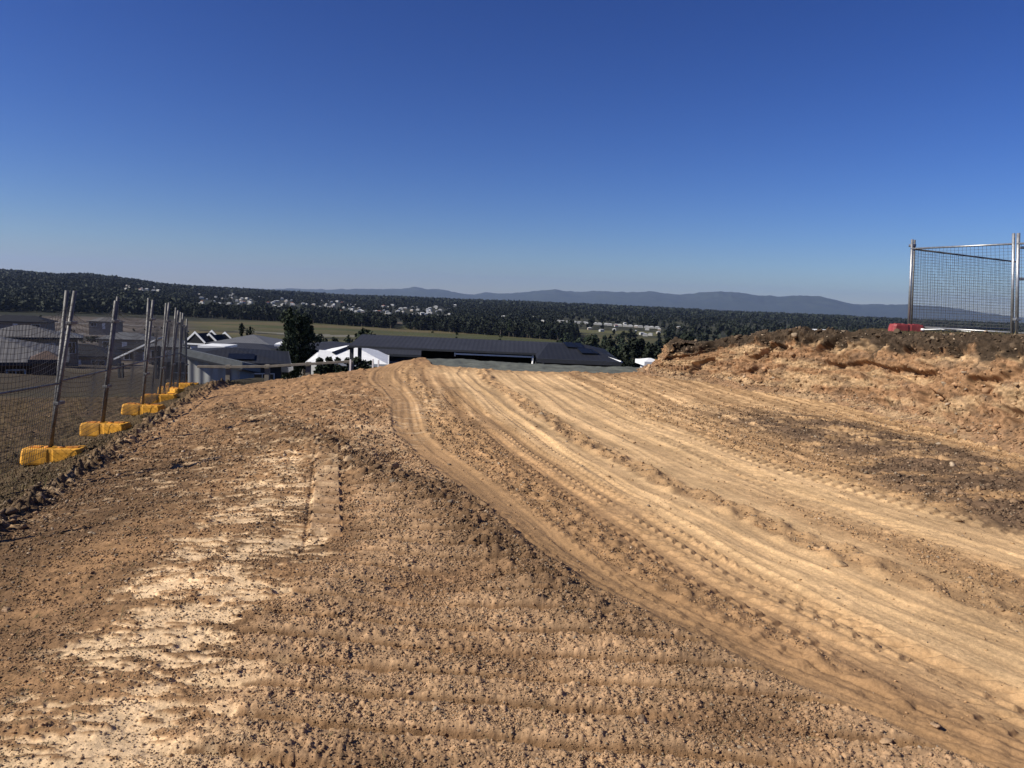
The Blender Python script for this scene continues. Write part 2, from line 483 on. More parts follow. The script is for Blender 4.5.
# ------------------------------------------------------------------ materials
def mat(name, col, rough=.7, metal=0, var=.15, scale=8, bump=0, bscale=60, spec=.4, transl=0):
    m = bpy.data.materials.new(name); m.use_nodes = True
    t = m.node_tree; b = t.nodes['Principled BSDF']
    tc = t.nodes.new('ShaderNodeTexCoord')
    nz = t.nodes.new('ShaderNodeTexNoise'); nz.inputs['Scale'].default_value = scale; nz.inputs['Detail'].default_value = 5
    t.links.new(tc.outputs['Object'], nz.inputs['Vector'])
    mr = t.nodes.new('ShaderNodeMapRange'); mr.inputs['From Min'].default_value = .3; mr.inputs['From Max'].default_value = .7
    mr.inputs['To Min'].default_value = 1 - var; mr.inputs['To Max'].default_value = 1 + var
    t.links.new(nz.outputs['Fac'], mr.inputs['Value'])
    vm = t.nodes.new('ShaderNodeVectorMath'); vm.operation = 'SCALE'; vm.inputs[0].default_value = col
    t.links.new(mr.outputs[0], vm.inputs['Scale'])
    t.links.new(vm.outputs[0], b.inputs['Base Color'])
    b.inputs['Roughness'].default_value = rough; b.inputs['Metallic'].default_value = metal
    b.inputs['Specular IOR Level'].default_value = spec
    if bump:
        n2 = t.nodes.new('ShaderNodeTexNoise'); n2.inputs['Scale'].default_value = bscale; n2.inputs['Detail'].default_value = 4
        t.links.new(tc.outputs['Object'], n2.inputs['Vector'])
        bp = t.nodes.new('ShaderNodeBump'); bp.inputs['Strength'].default_value = bump; bp.inputs['Distance'].default_value = .01
        t.links.new(n2.outputs['Fac'], bp.inputs['Height']); t.links.new(bp.outputs[0], b.inputs['Normal'])
    return m


def rib_mat(name, col, axis='X', period=.2, rough=.5, depth=.02, spec=.4):
    """sheet metal or tiles: ribs across the surface"""
    m = mat(name, col, rough, 0, .12, 1.2, spec=spec)
    t = m.node_tree; b = t.nodes['Principled BSDF']
    tc = [n for n in t.nodes if n.type == 'TEX_COORD'][0]
    wv = t.nodes.new('ShaderNodeTexWave'); wv.bands_direction = axis; wv.wave_profile = 'SIN'
    wv.inputs['Scale'].default_value = 1 / period / 3.18; wv.inputs['Distortion'].default_value = 0
    t.links.new(tc.outputs['Object'], wv.inputs['Vector'])
    bp = t.nodes.new('ShaderNodeBump'); bp.inputs['Distance'].default_value = depth; bp.inputs['Strength'].default_value = .7
    t.links.new(wv.outputs['Fac'], bp.inputs['Height']); t.links.new(bp.outputs[0], b.inputs['Normal'])
    return m


def ground_mat():
    m = bpy.data.materials.new('earth'); m.use_nodes = True
    t = m.node_tree; b = t.nodes['Principled BSDF']
    at_ = t.nodes.new('ShaderNodeAttribute'); at_.attribute_name = 'soil'
    tc = t.nodes.new('ShaderNodeTexCoord')
    n1 = t.nodes.new('ShaderNodeTexNoise'); n1.inputs['Scale'].default_value = 55; n1.inputs['Detail'].default_value = 6; n1.inputs['Roughness'].default_value = .7
    t.links.new(tc.outputs['Object'], n1.inputs['Vector'])
    mr = t.nodes.new('ShaderNodeMapRange'); mr.inputs['From Min'].default_value = .28; mr.inputs['From Max'].default_value = .72
    mr.inputs['To Min'].default_value = .72; mr.inputs['To Max'].default_value = 1.28
    t.links.new(n1.outputs['Fac'], mr.inputs['Value'])
    n3 = t.nodes.new('ShaderNodeTexNoise'); n3.inputs['Scale'].default_value = .9; n3.inputs['Detail'].default_value = 8; n3.inputs['Roughness'].default_value = .65
    t.links.new(tc.outputs['Object'], n3.inputs['Vector'])
    mr3 = t.nodes.new('ShaderNodeMapRange'); mr3.inputs['From Min'].default_value = .3; mr3.inputs['From Max'].default_value = .7
    mr3.inputs['To Min'].default_value = .82; mr3.inputs['To Max'].default_value = 1.18
    t.links.new(n3.outputs['Fac'], mr3.inputs['Value'])
    mm = t.nodes.new('ShaderNodeMath'); mm.operation = 'MULTIPLY'
    t.links.new(mr.outputs[0], mm.inputs[0]); t.links.new(mr3.outputs[0], mm.inputs[1])
    vm = t.nodes.new('ShaderNodeVectorMath'); vm.operation = 'SCALE'
    t.links.new(at_.outputs['Color'], vm.inputs[0]); t.links.new(mm.outputs[0], vm.inputs['Scale'])
    t.links.new(vm.outputs[0], b.inputs['Base Color'])
    b.inputs['Roughness'].default_value = .95; b.inputs['Specular IOR Level'].default_value = .15
    n2 = t.nodes.new('ShaderNodeTexNoise'); n2.inputs['Scale'].default_value = 90; n2.inputs['Detail'].default_value = 6; n2.inputs['Roughness'].default_value = .75
    t.links.new(tc.outputs['Object'], n2.inputs['Vector'])
    bp = t.nodes.new('ShaderNodeBump'); bp.inputs['Strength'].default_value = .8; bp.inputs['Distance'].default_value = .006
    t.links.new(n2.outputs['Fac'], bp.inputs['Height']); t.links.new(bp.outputs[0], b.inputs['Normal'])
    return m


def foliage_mat(name, c1, c2, scale=.35):
    m = bpy.data.materials.new(name); m.use_nodes = True
    t = m.node_tree; b = t.nodes['Principled BSDF']
    g = t.nodes.new('ShaderNodeNewGeometry')
    n1 = t.nodes.new('ShaderNodeTexNoise'); n1.inputs['Scale'].default_value = scale; n1.inputs['Detail'].default_value = 5
    t.links.new(g.outputs['Position'], n1.inputs['Vector'])
    oi = t.nodes.new('ShaderNodeObjectInfo')
    ad = t.nodes.new('ShaderNodeMath'); ad.operation = 'MULTIPLY_ADD'; ad.inputs[1].default_value = .45
    t.links.new(oi.outputs['Random'], ad.inputs[0]); t.links.new(n1.outputs['Fac'], ad.inputs[2])
    mr = t.nodes.new('ShaderNodeMapRange'); mr.inputs['From Min'].default_value = .45; mr.inputs['From Max'].default_value = .95
    t.links.new(ad.outputs[0], mr.inputs['Value'])
    mx = t.nodes.new('ShaderNodeMix'); mx.data_type = 'RGBA'
    mx.inputs[6].default_value = (*c1, 1); mx.inputs[7].default_value = (*c2, 1)
    t.links.new(mr.outputs[0], mx.inputs[0]); t.links.new(mx.outputs[2], b.inputs['Base Color'])
    b.inputs['Roughness'].default_value = .75; b.inputs['Specular IOR Level'].default_value = .2
    return m


M_earth = ground_mat()
M_stone = mat('stone', (.34, .225, .135), .95, 0, .55, 7, .5, 60, spec=.15)
M_steel = mat('galvanised_steel', (.42, .42, .42), .42, .75, .2, 14, .15, 90)
M_steeld = mat('weathered_steel', (.16, .155, .15), .6, .55, .45, 9, .3, 70)
M_wire = mat('wire', (.045, .045, .05), .6, .3, .1, 5)
M_yel = mat('yellow_plastic', (.68, .32, .025), .65, 0, .5, 7, .35, 40)
M_yeld = mat('orange_plastic', (.60, .23, .03), .6, 0, .35, 9, .35, 40)
M_red = mat('red_plastic', (.30, .055, .055), .5, 0, .22, 12, .3, 40)
M_straw = mat('dry_grass', (.17, .135, .065), .9, 0, .35, 3, spec=.1)
M_straw2 = mat('green_grass', (.05, .058, .022), .9, 0, .4, 3, spec=.1)
M_geo = mat('geotextile', (.115, .12, .098), .85, 0, .25, 3, .6, 25, spec=.25)
M_leaf = foliage_mat('gum_leaves', (.011, .016, .010), (.028, .034, .019), .06)
M_leafd = foliage_mat('dark_leaves', (.010, .017, .010), (.028, .040, .020), .8)
M_leafg = foliage_mat('grey_leaves', (.035, .042, .025), (.08, .085, .05), .5)
M_bark = mat('bark', (.16, .13, .10), .9, 0, .3, 6, .5, 20)
M_wood = mat('weathered_timber', (.20, .17, .135), .85, 0, .25, 5, .4, 30)
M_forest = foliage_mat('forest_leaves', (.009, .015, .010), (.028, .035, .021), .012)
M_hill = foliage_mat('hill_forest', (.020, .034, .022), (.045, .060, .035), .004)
M_white = mat('white_paint', (.80, .80, .79), .5, 0, .05, 3)
M_glass = mat('window_glass', (.03, .035, .04), .08, 0, .1, 1, spec=.8)
M_solar = rib_mat('solar_cells', (.006, .007, .010), 'X', .16, .5, .002, .1)
M_roof_char = rib_mat('charcoal_roof', (.018, .019, .023), 'X', .25, .7, .008, .2)
M_roof_blue = rib_mat('slate_blue_roof', (.032, .034, .043), 'X', .25, .7, .008, .2)
M_roof_grey = rib_mat('grey_roof', (.12, .122, .125), 'X', .25, .6)
M_roof_lgrey = rib_mat('light_grey_tiles', (.105, .10, .10), 'X', .3, .8)
M_roof_white = rib_mat('white_roof', (.82, .82, .80), 'X', .25, .5, .002)
M_wall_grey = rib_mat('grey_wall_sheet', (.30, .30, .285), 'X', .34, .6, .04)
M_wall_dark = mat('dark_cladding', (.035, .038, .045), .7, 0, .15, 2)
M_brick = mat('brown_brick', (.085, .055, .042), .9, 0, .25, 12, .4, 30)
M_wall_cream = mat('cream_render', (.22, .20, .175), .85, 0, .1, 2)
M_wall_white = mat('white_render', (.72, .71, .69), .8, 0, .06, 2)
M_conc = mat('concrete', (.36, .34, .31), .9, 0, .15, 1, .2, 30)

# ------------------------------------------------------------------ the ground
def spaced(lo, hi, core, n_core, n_side):
    a = np.linspace(-core, core, n_core)
    s = np.linspace(0, 1, n_side + 1)[1:] ** 1.4
    return np.concatenate([(-core - s * (-lo - core))[::-1], a, core + s * (hi - core)])


TH = spaced(-math.radians(64), math.radians(64), math.radians(38), 1480, 90)
NR = 1330
RR = 1.25 * np.exp(np.linspace(0, math.log(24.6 / 1.25), NR))
tg, rg = np.meshgrid(TH, RR)
X = (rg * np.sin(tg)).ravel(); Y = (rg * np.cos(tg)).ravel()
cell = (rg * .0022).ravel()
Zm, BD = macro(X, Y)
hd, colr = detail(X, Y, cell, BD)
fade = 1 - sst(23.2, 24.4, np.sqrt(X * X + Y * Y)) 
Z = Zm + hd * (0.2 + .8 * fade)
cl_f = np.interp((X + 2.5) / 6.1, [0, .04, .12, .3, .7, .9, 1], [20.2, 19.0, 16.9, 16.6, 17.0, 17.6, 19.8])
clm = sst(.0, .25, Y - cl_f) * (X > -2.5) * (X < 3.6)
Z = Z - clm * (hd * .95 + .09)
Z = Z - .16 * sst(-.15, .25, BD) * (1 - sst(1.35, 1.8, BD)) * sst(2, 4, Y)
nT = len(TH)
ii = (np.arange(NR - 1)[:, None] * nT + np.arange(nT - 1)[None, :]).ravel()
fc = np.stack([ii, ii + nT, ii + nT + 1, ii + 1], 1)
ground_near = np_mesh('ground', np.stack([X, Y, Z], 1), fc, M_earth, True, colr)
tag(ground_near, kind='structure')

# height lookup on the fine patch
ZG = Z.reshape(NR, nT)
LR = np.log(RR)


def surf(x, y):
    r = np.sqrt(x * x + y * y); th = np.arctan2(x, y)
    fi = np.clip(np.interp(np.log(np.maximum(r, 1.26)), LR, np.arange(NR)), 0, NR - 2)
    fj = np.clip(np.interp(th, TH, np.arange(nT)), 0, nT - 2)
    i = fi.astype(int); j = fj.astype(int); u = fi - i; v = fj - j
    return (ZG[i, j] * (1 - u) + ZG[i + 1, j] * u) * (1 - v) + (ZG[i, j + 1] * (1 - u) + ZG[i + 1, j + 1] * u) * v


def S(x, y):
    return float(surf(np.array([float(x)]), np.array([float(y)]))[0])


# -- the cut bank as its own finely broken face: blocks, hollows, a ragged turf lip
tp_ = np.array(TOE, dtype=float); sl_ = np.concatenate([[0], np.cumsum(np.linalg.norm(np.diff(tp_, axis=0), axis=1))])
sv = np.arange(9.0, sl_[-1] - 5.0, .0125)
TX = np.interp(sv, sl_, tp_[:, 0]); TY = np.interp(sv, sl_, tp_[:, 1])
kw = np.exp(-np.linspace(-2.5, 2.5, 81) ** 2); kw /= kw.sum()
pad_ = lambda a: np.concatenate([a[0] + (np.arange(-40, 0)) * (a[1] - a[0]), a, a[-1] + np.arange(1, 41) * (a[-1] - a[-2])])
TX = np.convolve(pad_(TX), kw, 'valid'); TY = np.convolve(pad_(TY), kw, 'valid')
tx_ = np.gradient(TX); ty_ = np.gradient(TY); tl_ = np.hypot(tx_, ty_); NX, NY = ty_ / tl_, -tx_ / tl_
PRO = [(-.30, .00), (-.05, .01), (.08, .05), (.20, .13), (.28, .26), (.35, .43), (.42, .60), (.48, .76), (.54, .90), (.60, .98), (.72, 1.02), (1.15, 1.02), (1.5, 1.01), (1.9, 1.0)]
pb = np.array([a for a, b in PRO]); ph_ = np.array([b for a, b in PRO]) 
al_ = np.concatenate([[0], np.cumsum(np.hypot(np.diff(pb), np.diff(ph_) * 1.2))])
vv = np.arange(0, al_[-1], .0125)
PB = np.interp(vv, al_, pb); PH = np.interp(vv, al_, ph_)
kk = np.ones(9) / 9
PB = np.convolve(np.pad(PB, 4, 'edge'), kk, 'valid'); PH = np.convolve(np.pad(PH, 4, 'edge'), kk, 'valid')
Sg, Vg = np.meshgrid(sv, vv, indexing='ij')
Bg = PB[None] + 0 * Sg; Hg = PH[None] + 0 * Sg
bx = TX[:, None] + NX[:, None] * Bg; by = TY[:, None] + NY[:, None] * Bg
topx = TX[:, None] + NX[:, None] * (1.9 + 0 * Bg); topy = TY[:, None] + NY[:, None] * (1.9 + 0 * Bg)
ztop = macro((TX + NX * 1.9), (TY + NY * 1.9))[0][:, None]
zbot = macro((TX - NX * .3), (TY - NY * .3))[0][:, None]
fade_e = sst(0, .8, Sg - sv[0]) * sst(0, 1.2, sv[-1] - Sg)
hvar = .07 * vnoise(Sg / 1.3, Sg * 0, 170) + .05 * vnoise(Sg / .4, Sg * 0, 171)
zz_ = zbot + (ztop - .03 - zbot) * Hg + .5 * hvar * sst(.5, .9, Hg) * (1 - sst(1.3, 1.9, Bg)) * 1.0
dB_, dH_ = np.gradient(PB), np.gradient(PH); ln = np.hypot(dB_, dH_) + 1e-6
nb, nh_ = -dH_ / ln, dB_ / ln          # outward normal of the profile (towards the track, and up)
fw = sst(-.28, .05, Bg) * (1 - sst(1.5, 1.88, Bg))
steep = sst(.10, .28, Bg) * (1 - sst(.60, .76, Bg))
d1, r1 = worley(Sg + .06 * vnoise(Sg / .15, Vg / .15, 172), Vg * 1.25, .30, 173)
d2, r2 = worley(Sg + .02 * vnoise(Sg / .05, Vg / .05, 172), Vg * 1.2, .13, 174)
d3, r3 = worley(Sg, Vg * 1.2, .06, 175)
d4, r4 = worley(Sg, Vg, .030, 176)
dm = lambda d, k=.62: np.clip(1 - (d / k) ** 2, 0, 1)
big = vnoise(Sg / 1.1, Vg / .7, 177)
dis = .03 + .08 * big * steep + .06 * dm(d1) * r1 * steep + (.045 * dm(d2) * r2 + .030 * dm(d3) * r3 + .016 * dm(d4) * r4) * (.35 + .65 * steep) * (1 - .55 * sst(.72, .85, Bg))
dis = dis + .05 * vnoise(Sg / .25, Vg / .15, 178) * steep + .02 * vnoise(Sg / .08, Vg / .06, 179) * (.4 + .6 * steep)
cav = sst(.22, .42, vnoise(Sg / .75 + 5, Vg / .30, 180)) * steep
dis = dis - .15 * cav
lipm = np.exp(-((Bg - .68) / .11) ** 2)
lipn = vnoise(Sg / .5, Sg * 0 + Vg / .6, 181)
dis = dis + lipm * (.035 * np.clip(lipn + .25, -.3, 1) + .03 * dm(d2) * r2 + .02 * dm(d3) * r3)
under = np.exp(-((Bg - .52) / .035) ** 2)
dis = dis - under * .13 * sst(-.2, .3, vnoise(Sg / .35, Sg * 0, 182))
dis = dis * fw * (.15 + .85 * fade_e) - .05 * (1 - fw)
bx = bx + NX[:, None] * nb[None] * dis; by = by + NY[:, None] * nb[None] * dis; zz_ = zz_ + nh_[None] * dis
c_f = np.zeros((Sg.size, 3)); S1, V1, B1 = Sg.ravel(), Vg.ravel(), Bg.ravel()
def mx3(a, col, t): return a + (np.array(col)[None] - a) * t[:, None]
c_f[:] = (.27, .155, .080)
c_f = mx3(c_f, (.40, .265, .145), sst(-.1, .35, vnoise(S1 / 1.5, V1 / .22, 183) + .5 * vnoise(S1 / .4, V1 / .12, 184)))
c_f = mx3(c_f, (.25, .142, .076), sst(.15, .45, vnoise(S1 / .9, V1 / .35, 185)) * .5)
c_f = mx3(c_f, (.165, .105, .065), sst(.2, .5, vnoise(S1 / .35, V1 / .15, 186)) * .6)
tone = 1 + .30 * vnoise(S1 / .16, V1 / .10, 187) + .28 * vnoise(S1 / .06, V1 / .045, 188) + .22 * vnoise(S1 / .03, V1 / .025, 189) \
    + .55 * ((r2 - .5) * (d2 < .45)).ravel() + .6 * ((r3 - .5) * (d3 < .45)).ravel() + .5 * ((r4 - .5) * (d4 < .45)).ravel()
c_f = c_f * np.clip(tone, .35, 1.9)[:, None]
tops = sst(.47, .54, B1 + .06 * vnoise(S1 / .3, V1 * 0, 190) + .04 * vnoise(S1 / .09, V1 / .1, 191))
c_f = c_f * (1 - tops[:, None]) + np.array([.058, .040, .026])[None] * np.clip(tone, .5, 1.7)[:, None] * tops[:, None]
tt_ = sst(1.0, 1.4, B1 + .2 * vnoise(S1 / .4, V1 / .3, 192)); c_f = mx3(c_f, (.065, .055, .03), tt_ * .8)
ft_ = 1 - sst(-.1, .35, B1); c_f = c_f * (1 - .35 * ft_[:, None]) + np.array([.30, .195, .115])[None] * .35 * ft_[:, None]
nV = len(vv); i0 = (np.arange(len(sv) - 1)[:, None] * nV + np.arange(nV - 1)[None]).ravel()
bank_o = np_mesh('earth_bank', np.stack([bx.ravel(), by.ravel(), zz_.ravel()], 1), np.stack([i0, i0 + 1, i0 + nV + 1, i0 + nV], 1)[:, ::-1], M_earth, True, np.clip(c_f * .9, .01, 1))
tag(bank_o, kind='structure')
BANKV = (bx.ravel(), by.ravel(), zz_.ravel(), B1, np.clip(c_f, .01, 1))

# -- wide sheet: everything outside the fine patch, out to beyond the hills
def zone_far(x, y):
    c = np.zeros((len(x), 3)); r = np.sqrt(x * x + y * y)
    px = 512 + F * x / np.maximum(y, 1)

    def put(mask, col, w=1.0):
        k = (mask * w)[:, None]
        c[:] = c * (1 - k) + np.array(col)[None] * k
    n = fbm(x, y, 30, 4, 201); nb = fbm(x, y, 150, 4, 202); ns = fbm(x, y, 5, 3, 203)
    put(np.ones(len(x)), (.095, .080, .042))
    put(sst(-.2, .4, ns) * .6, (.16, .12, .07))
    # lawns and gardens round the houses
    put(sst(30, 60, y) * .8 * sst(175, 190, px), (.075, .085, .032))
    put(sst(190, 175, px) * sst(20, 26, y) * .85, (.105, .078, .048))
    put(sst(30, 60, y) * sst(0.05, .35, n), (.13, .105, .06))
    # building lots on the left: bare earth and gravel
    lots = sst(60, 90, y) * sst(730, 640, y) * sst(205, 165, px + 30 * nb)
    put(lots * .9, (.17, .135, .105))
    put(lots * sst(0, .25, fbm(x * .25, y, 26, 3, 204)), (.27, .225, .185))
    put(lots * sst(.05, .3, fbm(x * .3, y, 40, 3, 205)) * .9, (.075, .062, .05))
    rd = lots * (np.abs(((y + .12 * x) % 95) - 40) < 4.5)
    put(rd * 1.0, (.33, .30, .28))
    # paddocks in the valley
    pad = sst(150, 240, y) * (1 - lots) * sst(760, 730, y)
    put(pad * .95, (.150, .140, .060))
    b = fbm(x * .12, y, 55, 3, 206)
    put(pad * sst(-.05, .1, b), (.115, .125, .048))
    put(pad * sst(.12, .25, fbm(x * .1, y, 70, 3, 207)), (.21, .17, .085))
    lane = pad * (np.abs(y - (505 - .05 * x) - 4 * nb) < 5) * (x < -40)
    put(lane, (.06, .055, .04))
    pond = pad * (((x + 150) / 45) ** 2 + ((y - 535) / 9) ** 2 < 1)
    put(pond, (.30, .28, .22))
    # the town and the forest floor behind the paddocks
    put(sst(700, 760, r), (.045, .048, .028))
    put(sst(560, 700, r) * sst(540, 570, px) * sst(1900, 1500, r) * sst(-.15, .2, n), (.13, .125, .06))
    put(sst(700, 760, r) * sst(.12, .3, n) * sst(1900, 1500, r), (.07, .068, .038))
    # open ground right of the town
    for (cx, cy, sx, sy, cc) in ((95, 800, 70, 60, (.20, .19, .08)), (-90, 800, 60, 22, (.22, .17, .12)), (-20, 830, 50, 18, (.20, .15, .10)),
                                 (520, 1000, 120, 40, (.15, .15, .07))):
        put(1 - sst(.75, 1.1, np.sqrt(((x - cx) / sx) ** 2 + ((y - cy) / sy) ** 2) + .3 * nb), cc)
    return np.clip(c * (1 + .25 * n)[:, None] * .52, .01, 1)


rest = np.linspace(math.radians(64), math.radians(296), 130)
TH2 = np.concatenate([spaced(-math.radians(64), math.radians(64), math.radians(38), 1160, 60), rest[1:]])
RR2 = np.concatenate([[.4, .8, 1.24], np.exp(np.linspace(math.log(1.5), math.log(24), 40)), 24 * np.exp(np.linspace(0, math.log(25000 / 24), 500))[1:]])
tg, rg = np.meshgrid(TH2, RR2)
X2 = (rg * np.sin(tg)).ravel(); Y2 = (rg * np.cos(tg)).ravel()
Z2m, BD2 = macro(X2, Y2)
Z2 = far_z(X2, Y2, Z2m)
rr = np.sqrt(X2 ** 2 + Y2 ** 2)
Z2 = Z2 + .06 * vnoise(X2 / 3, Y2 / 3, 210) * sst(24, 30, rr) + np.clip(rr / 400, 0, 1.2) * vnoise(X2 / 60, Y2 / 60, 211)
Z2 = Z2 - .04 * (1 - sst(24.2, 26, rr))
cf = zone_far(X2, Y2)
nearm = rr < 26
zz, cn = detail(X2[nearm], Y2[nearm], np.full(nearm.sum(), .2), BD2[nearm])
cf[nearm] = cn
n2_ = len(TH2)
I, J = np.meshgrid(np.arange(len(RR2) - 1), np.arange(n2_ - 1), indexing='ij')
keep = ~((RR2[I + 1] < 24.2) & (RR2[I] > 1.2) & (TH2[J + 1] <= math.radians(64.01)) & (TH2[J] >= math.radians(-64.01)))
ii = (I * n2_ + J)[keep]
fc = np.stack([ii, ii + n2_, ii + n2_ + 1, ii + 1], 1)
wide = np_mesh('terrain', np.stack([X2, Y2, Z2], 1), fc, M_earth, True, cf)
tag(wide, kind='structure')

# -- blue mountains on the horizon
MT = [(250, -4), (300, -2), (345, 0.2), (362, 1.3), (380, 1.8), (400, 2.6), (412, 4.2), (425, 3.6), (440, 3.2), (455, 1.2), (470, .6), (483, 2.2), (495, 2.6), (520, 4.2),
      (540, 6.8), (552, 8.6), (562, 7.6), (576, 6.8), (588, 8.2), (600, 9.6), (625, 9.2), (654, 10.0), (676, 9.0), (700, 10.6), (726, 12.8),
      (742, 11.6), (758, 9.4), (772, 8.9), (785, 10.8), (795, 11.6), (808, 11.0), (823, 10), (838, 7.4), (856, 5.8), (880, 6), (905, 6.2),
      (930, 6), (945, 5.0), (965, 3.2), (985, 1.6), (1010, .5), (1060, 0), (1150, 2), (1300, 5)]


def mountains(name, dist, depth, dpx, sc, seed, lo, hi):
    na, nr = 1100, 60
    pxs = np.linspace(lo, hi, na)
    k = np.linspace(0, 1, nr)
    P, K = np.meshgrid(pxs, k)
    D = dist + depth * K
    ang = np.arctan((P - 512) / F)
    x = D * np.sin(ang); y = D * np.cos(ang)
    prof = np.interp(P, [a + dpx for a, b in MT], [b for a, b in MT])
    top = 1.6 + (prof * sc) / F * (dist + depth * .55)
    env = sst(0, .5, K) ** 1.0 * (1 - sst(.6, 1.05, K))
    gul = fbm(x, y, 1500, 5, seed, .55)
    z = -75 + (top + 75) * env * (1 + .45 * gul * (1 - sst(.35, .5, K) * (1 - sst(.6, .75, K)) * .9))
    z = z + (38 * vnoise(x / 900, y / 900, seed + 8) + 22 * vnoise(x / 350, y / 350, seed + 7) + 14 * vnoise(x / 130, y / 130, seed + 9)) * env
    ii = (np.arange(nr - 1)[:, None] * na + np.arange(na - 1)[None]).ravel()
    f = np.stack([ii, ii + 1, ii + na + 1, ii + na], 1)
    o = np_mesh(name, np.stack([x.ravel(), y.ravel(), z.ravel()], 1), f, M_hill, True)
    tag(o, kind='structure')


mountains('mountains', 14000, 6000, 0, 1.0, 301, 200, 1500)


# ------------------------------------------------------------------ loose stones and clods
def ico(sub):
    import bmesh
    bm = bmesh.new(); bmesh.ops.create_icosphere(bm, subdivisions=sub, radius=1)
    v = np.array([w.co[:] for w in bm.verts]); f = np.array([[w.index for w in q.verts] for q in bm.faces]); bm.free()
    return v, f


def rock_protos(sub, n, seed):
    rs = np.random.RandomState(seed); v, f = ico(sub); out = []
    for i in range(n):
        p = v.copy()
        for k in range(10):
            d = rs.randn(3); d /= np.linalg.norm(d)
            c = rs.uniform(.30, .75); s = p @ d
            p = p - np.outer(np.maximum(s - c, 0), d) * .95
        p *= rs.uniform(.8, 1.2, 3)
        p += rs.randn(*p.shape) * .055
        out.append(p)
    return out, f


def rotm(a):
    """random rotations n x 3 x 3"""
    q = a / np.linalg.norm(a, axis=1, keepdims=True)
    w, x, y, z = q.T
    return np.stack([1 - 2 * (y * y + z * z), 2 * (x * y - z * w), 2 * (x * z + y * w), 2 * (x * y + z * w), 1 - 2 * (x * x + z * z), 2 * (y * z - x * w),
                     2 * (x * z - y * w), 2 * (y * z + x * w), 1 - 2 * (x * x + y * y)], 1).reshape(-1, 3, 3)


def scatter_rocks(name, x, y, s, sub, seed, sink=.3, zoff=None, soil=None):
    rs = np.random.RandomState(seed)
    pr, f = rock_protos(sub, 14, seed)
    z = surf(x, y) if zoff is None else zoff
    Vs, Fs, Cs = [], [], []
    off = 0
    which = rs.randint(0, len(pr), len(x))
    if soil is None: _, soil = detail(x, y, np.full(len(x), .03), macro(x, y)[1])
    for k, p in enumerate(pr):
        m_ = which == k
        n = m_.sum()
        if not n: continue
        Rm = rotm(rs.randn(n, 4))
        sc = s[m_][:, None, None] * np.stack([rs.uniform(.8, 1.3, n), rs.uniform(.7, 1.1, n), rs.uniform(.5, .9, n)], 1)[:, None, :]
        V = np.einsum('nij,vj->nvi', Rm, p) * sc
        pos = np.stack([x[m_], y[m_], z[m_] + s[m_] * (.55 - sink)], 1)
        V = V + pos[:, None, :]
        Vs.append(V.reshape(-1, 3))
        Fs.append((f[None] + (np.arange(n) * len(p))[:, None, None] + off).reshape(-1, 3))
        tone = rs.uniform(.65, 1.45, n) * np.where(rs.rand(n) < .12, 1.6, 1)
        cc = soil[m_] * .78 * tone[:, None] + np.array([.05, .036, .024])[None] * tone[:, None]
        grey = (rs.rand(n) < .10)[:, None]
        cc = np.where(grey, np.array([.27, .205, .14])[None] * tone[:, None], cc)
        cc = cc * np.minimum(1, .46 / cc.max(1))[:, None]
        Cs.append(np.repeat(cc, len(p), 0))
        off += n * len(p)
    return np_mesh(name, np.concatenate(Vs), np.concatenate(Fs), M_earth, False, np.clip(np.concatenate(Cs), .01, .8))


def samp(n, seed, rmin=1.9, rmax=22, th=40):
    rs = np.random.RandomState(seed)
    r = rmin * np.exp(rs.rand(n) * math.log(rmax / rmin)); a = rs.uniform(-math.radians(th), math.radians(th), n)
    return r * np.sin(a), r * np.cos(a), r, rs


# fine gravel
x, y, r, rs = samp(430000, 401, 1.9, 13)
bd = macro(x, y)[1]; zn = zones(x, y)
smooth = np.clip(zn['A'] + zn['C'] + zn['E'] * .9 + zn['B'] * .5, 0, 1)
w = .42 + .58 * zn['gravel'] + .4 * zn['D'] * zn['road'] + .3 * zn['rim'] - .62 * smooth - .12 * zn['pale'] + .7 * sst(0, .2, bd)
clus = .35 + 1.0 * sst(-.3, .4, vnoise(x / .22, y / .22, 411))
w = w * (1 - .5 * imprint(x, y))
k = rs.rand(len(x)) < np.clip(w, .015, 1) * clus * .95
s = (.0024 + .0026 * rs.rand(len(x)) + .006 * rs.rand(len(x)) ** 5) * np.clip(r / 3.2, .85, 2.6)
o = scatter_rocks('gravel', x[k], y[k], s[k], 1, 402)
tag(o, kind='stuff')
# pebbles
x, y, r, rs = samp(150000, 403, 1.9, 20)
bd = macro(x, y)[1]; zn = zones(x, y)
smooth = np.clip(zn['A'] + zn['C'] + zn['E'] * .9 + zn['B'] * .5, 0, 1)
w = .30 + .5 * zn['gravel'] + .5 * zn['D'] * zn['road'] + .7 * zn['rim'] - .25 * smooth - .12 * zn['pale'] + .25 * np.exp(-((bd - .1) / .2) ** 2) + 1.2 * sst(.2, .4, bd) * (1 - sst(1.6, 2, bd)) + .4 * np.exp(-(zn['dM'] / .22) ** 2) * (y > 5)
w = w * (1 - .9 * imprint(x, y)) - .25 * smooth
k = rs.rand(len(x)) < np.clip(w, .006, 1) * (.25 + .35 * sst(5, 9, r)) * sst(.35, .1, bd)
s = (.006 + .012 * rs.rand(len(x)) ** 3) * np.clip(r / 5, .85, 1.9)
o = scatter_rocks('pebbles', x[k], y[k], s[k], 1, 404, .35)
tag(o, kind='stuff')
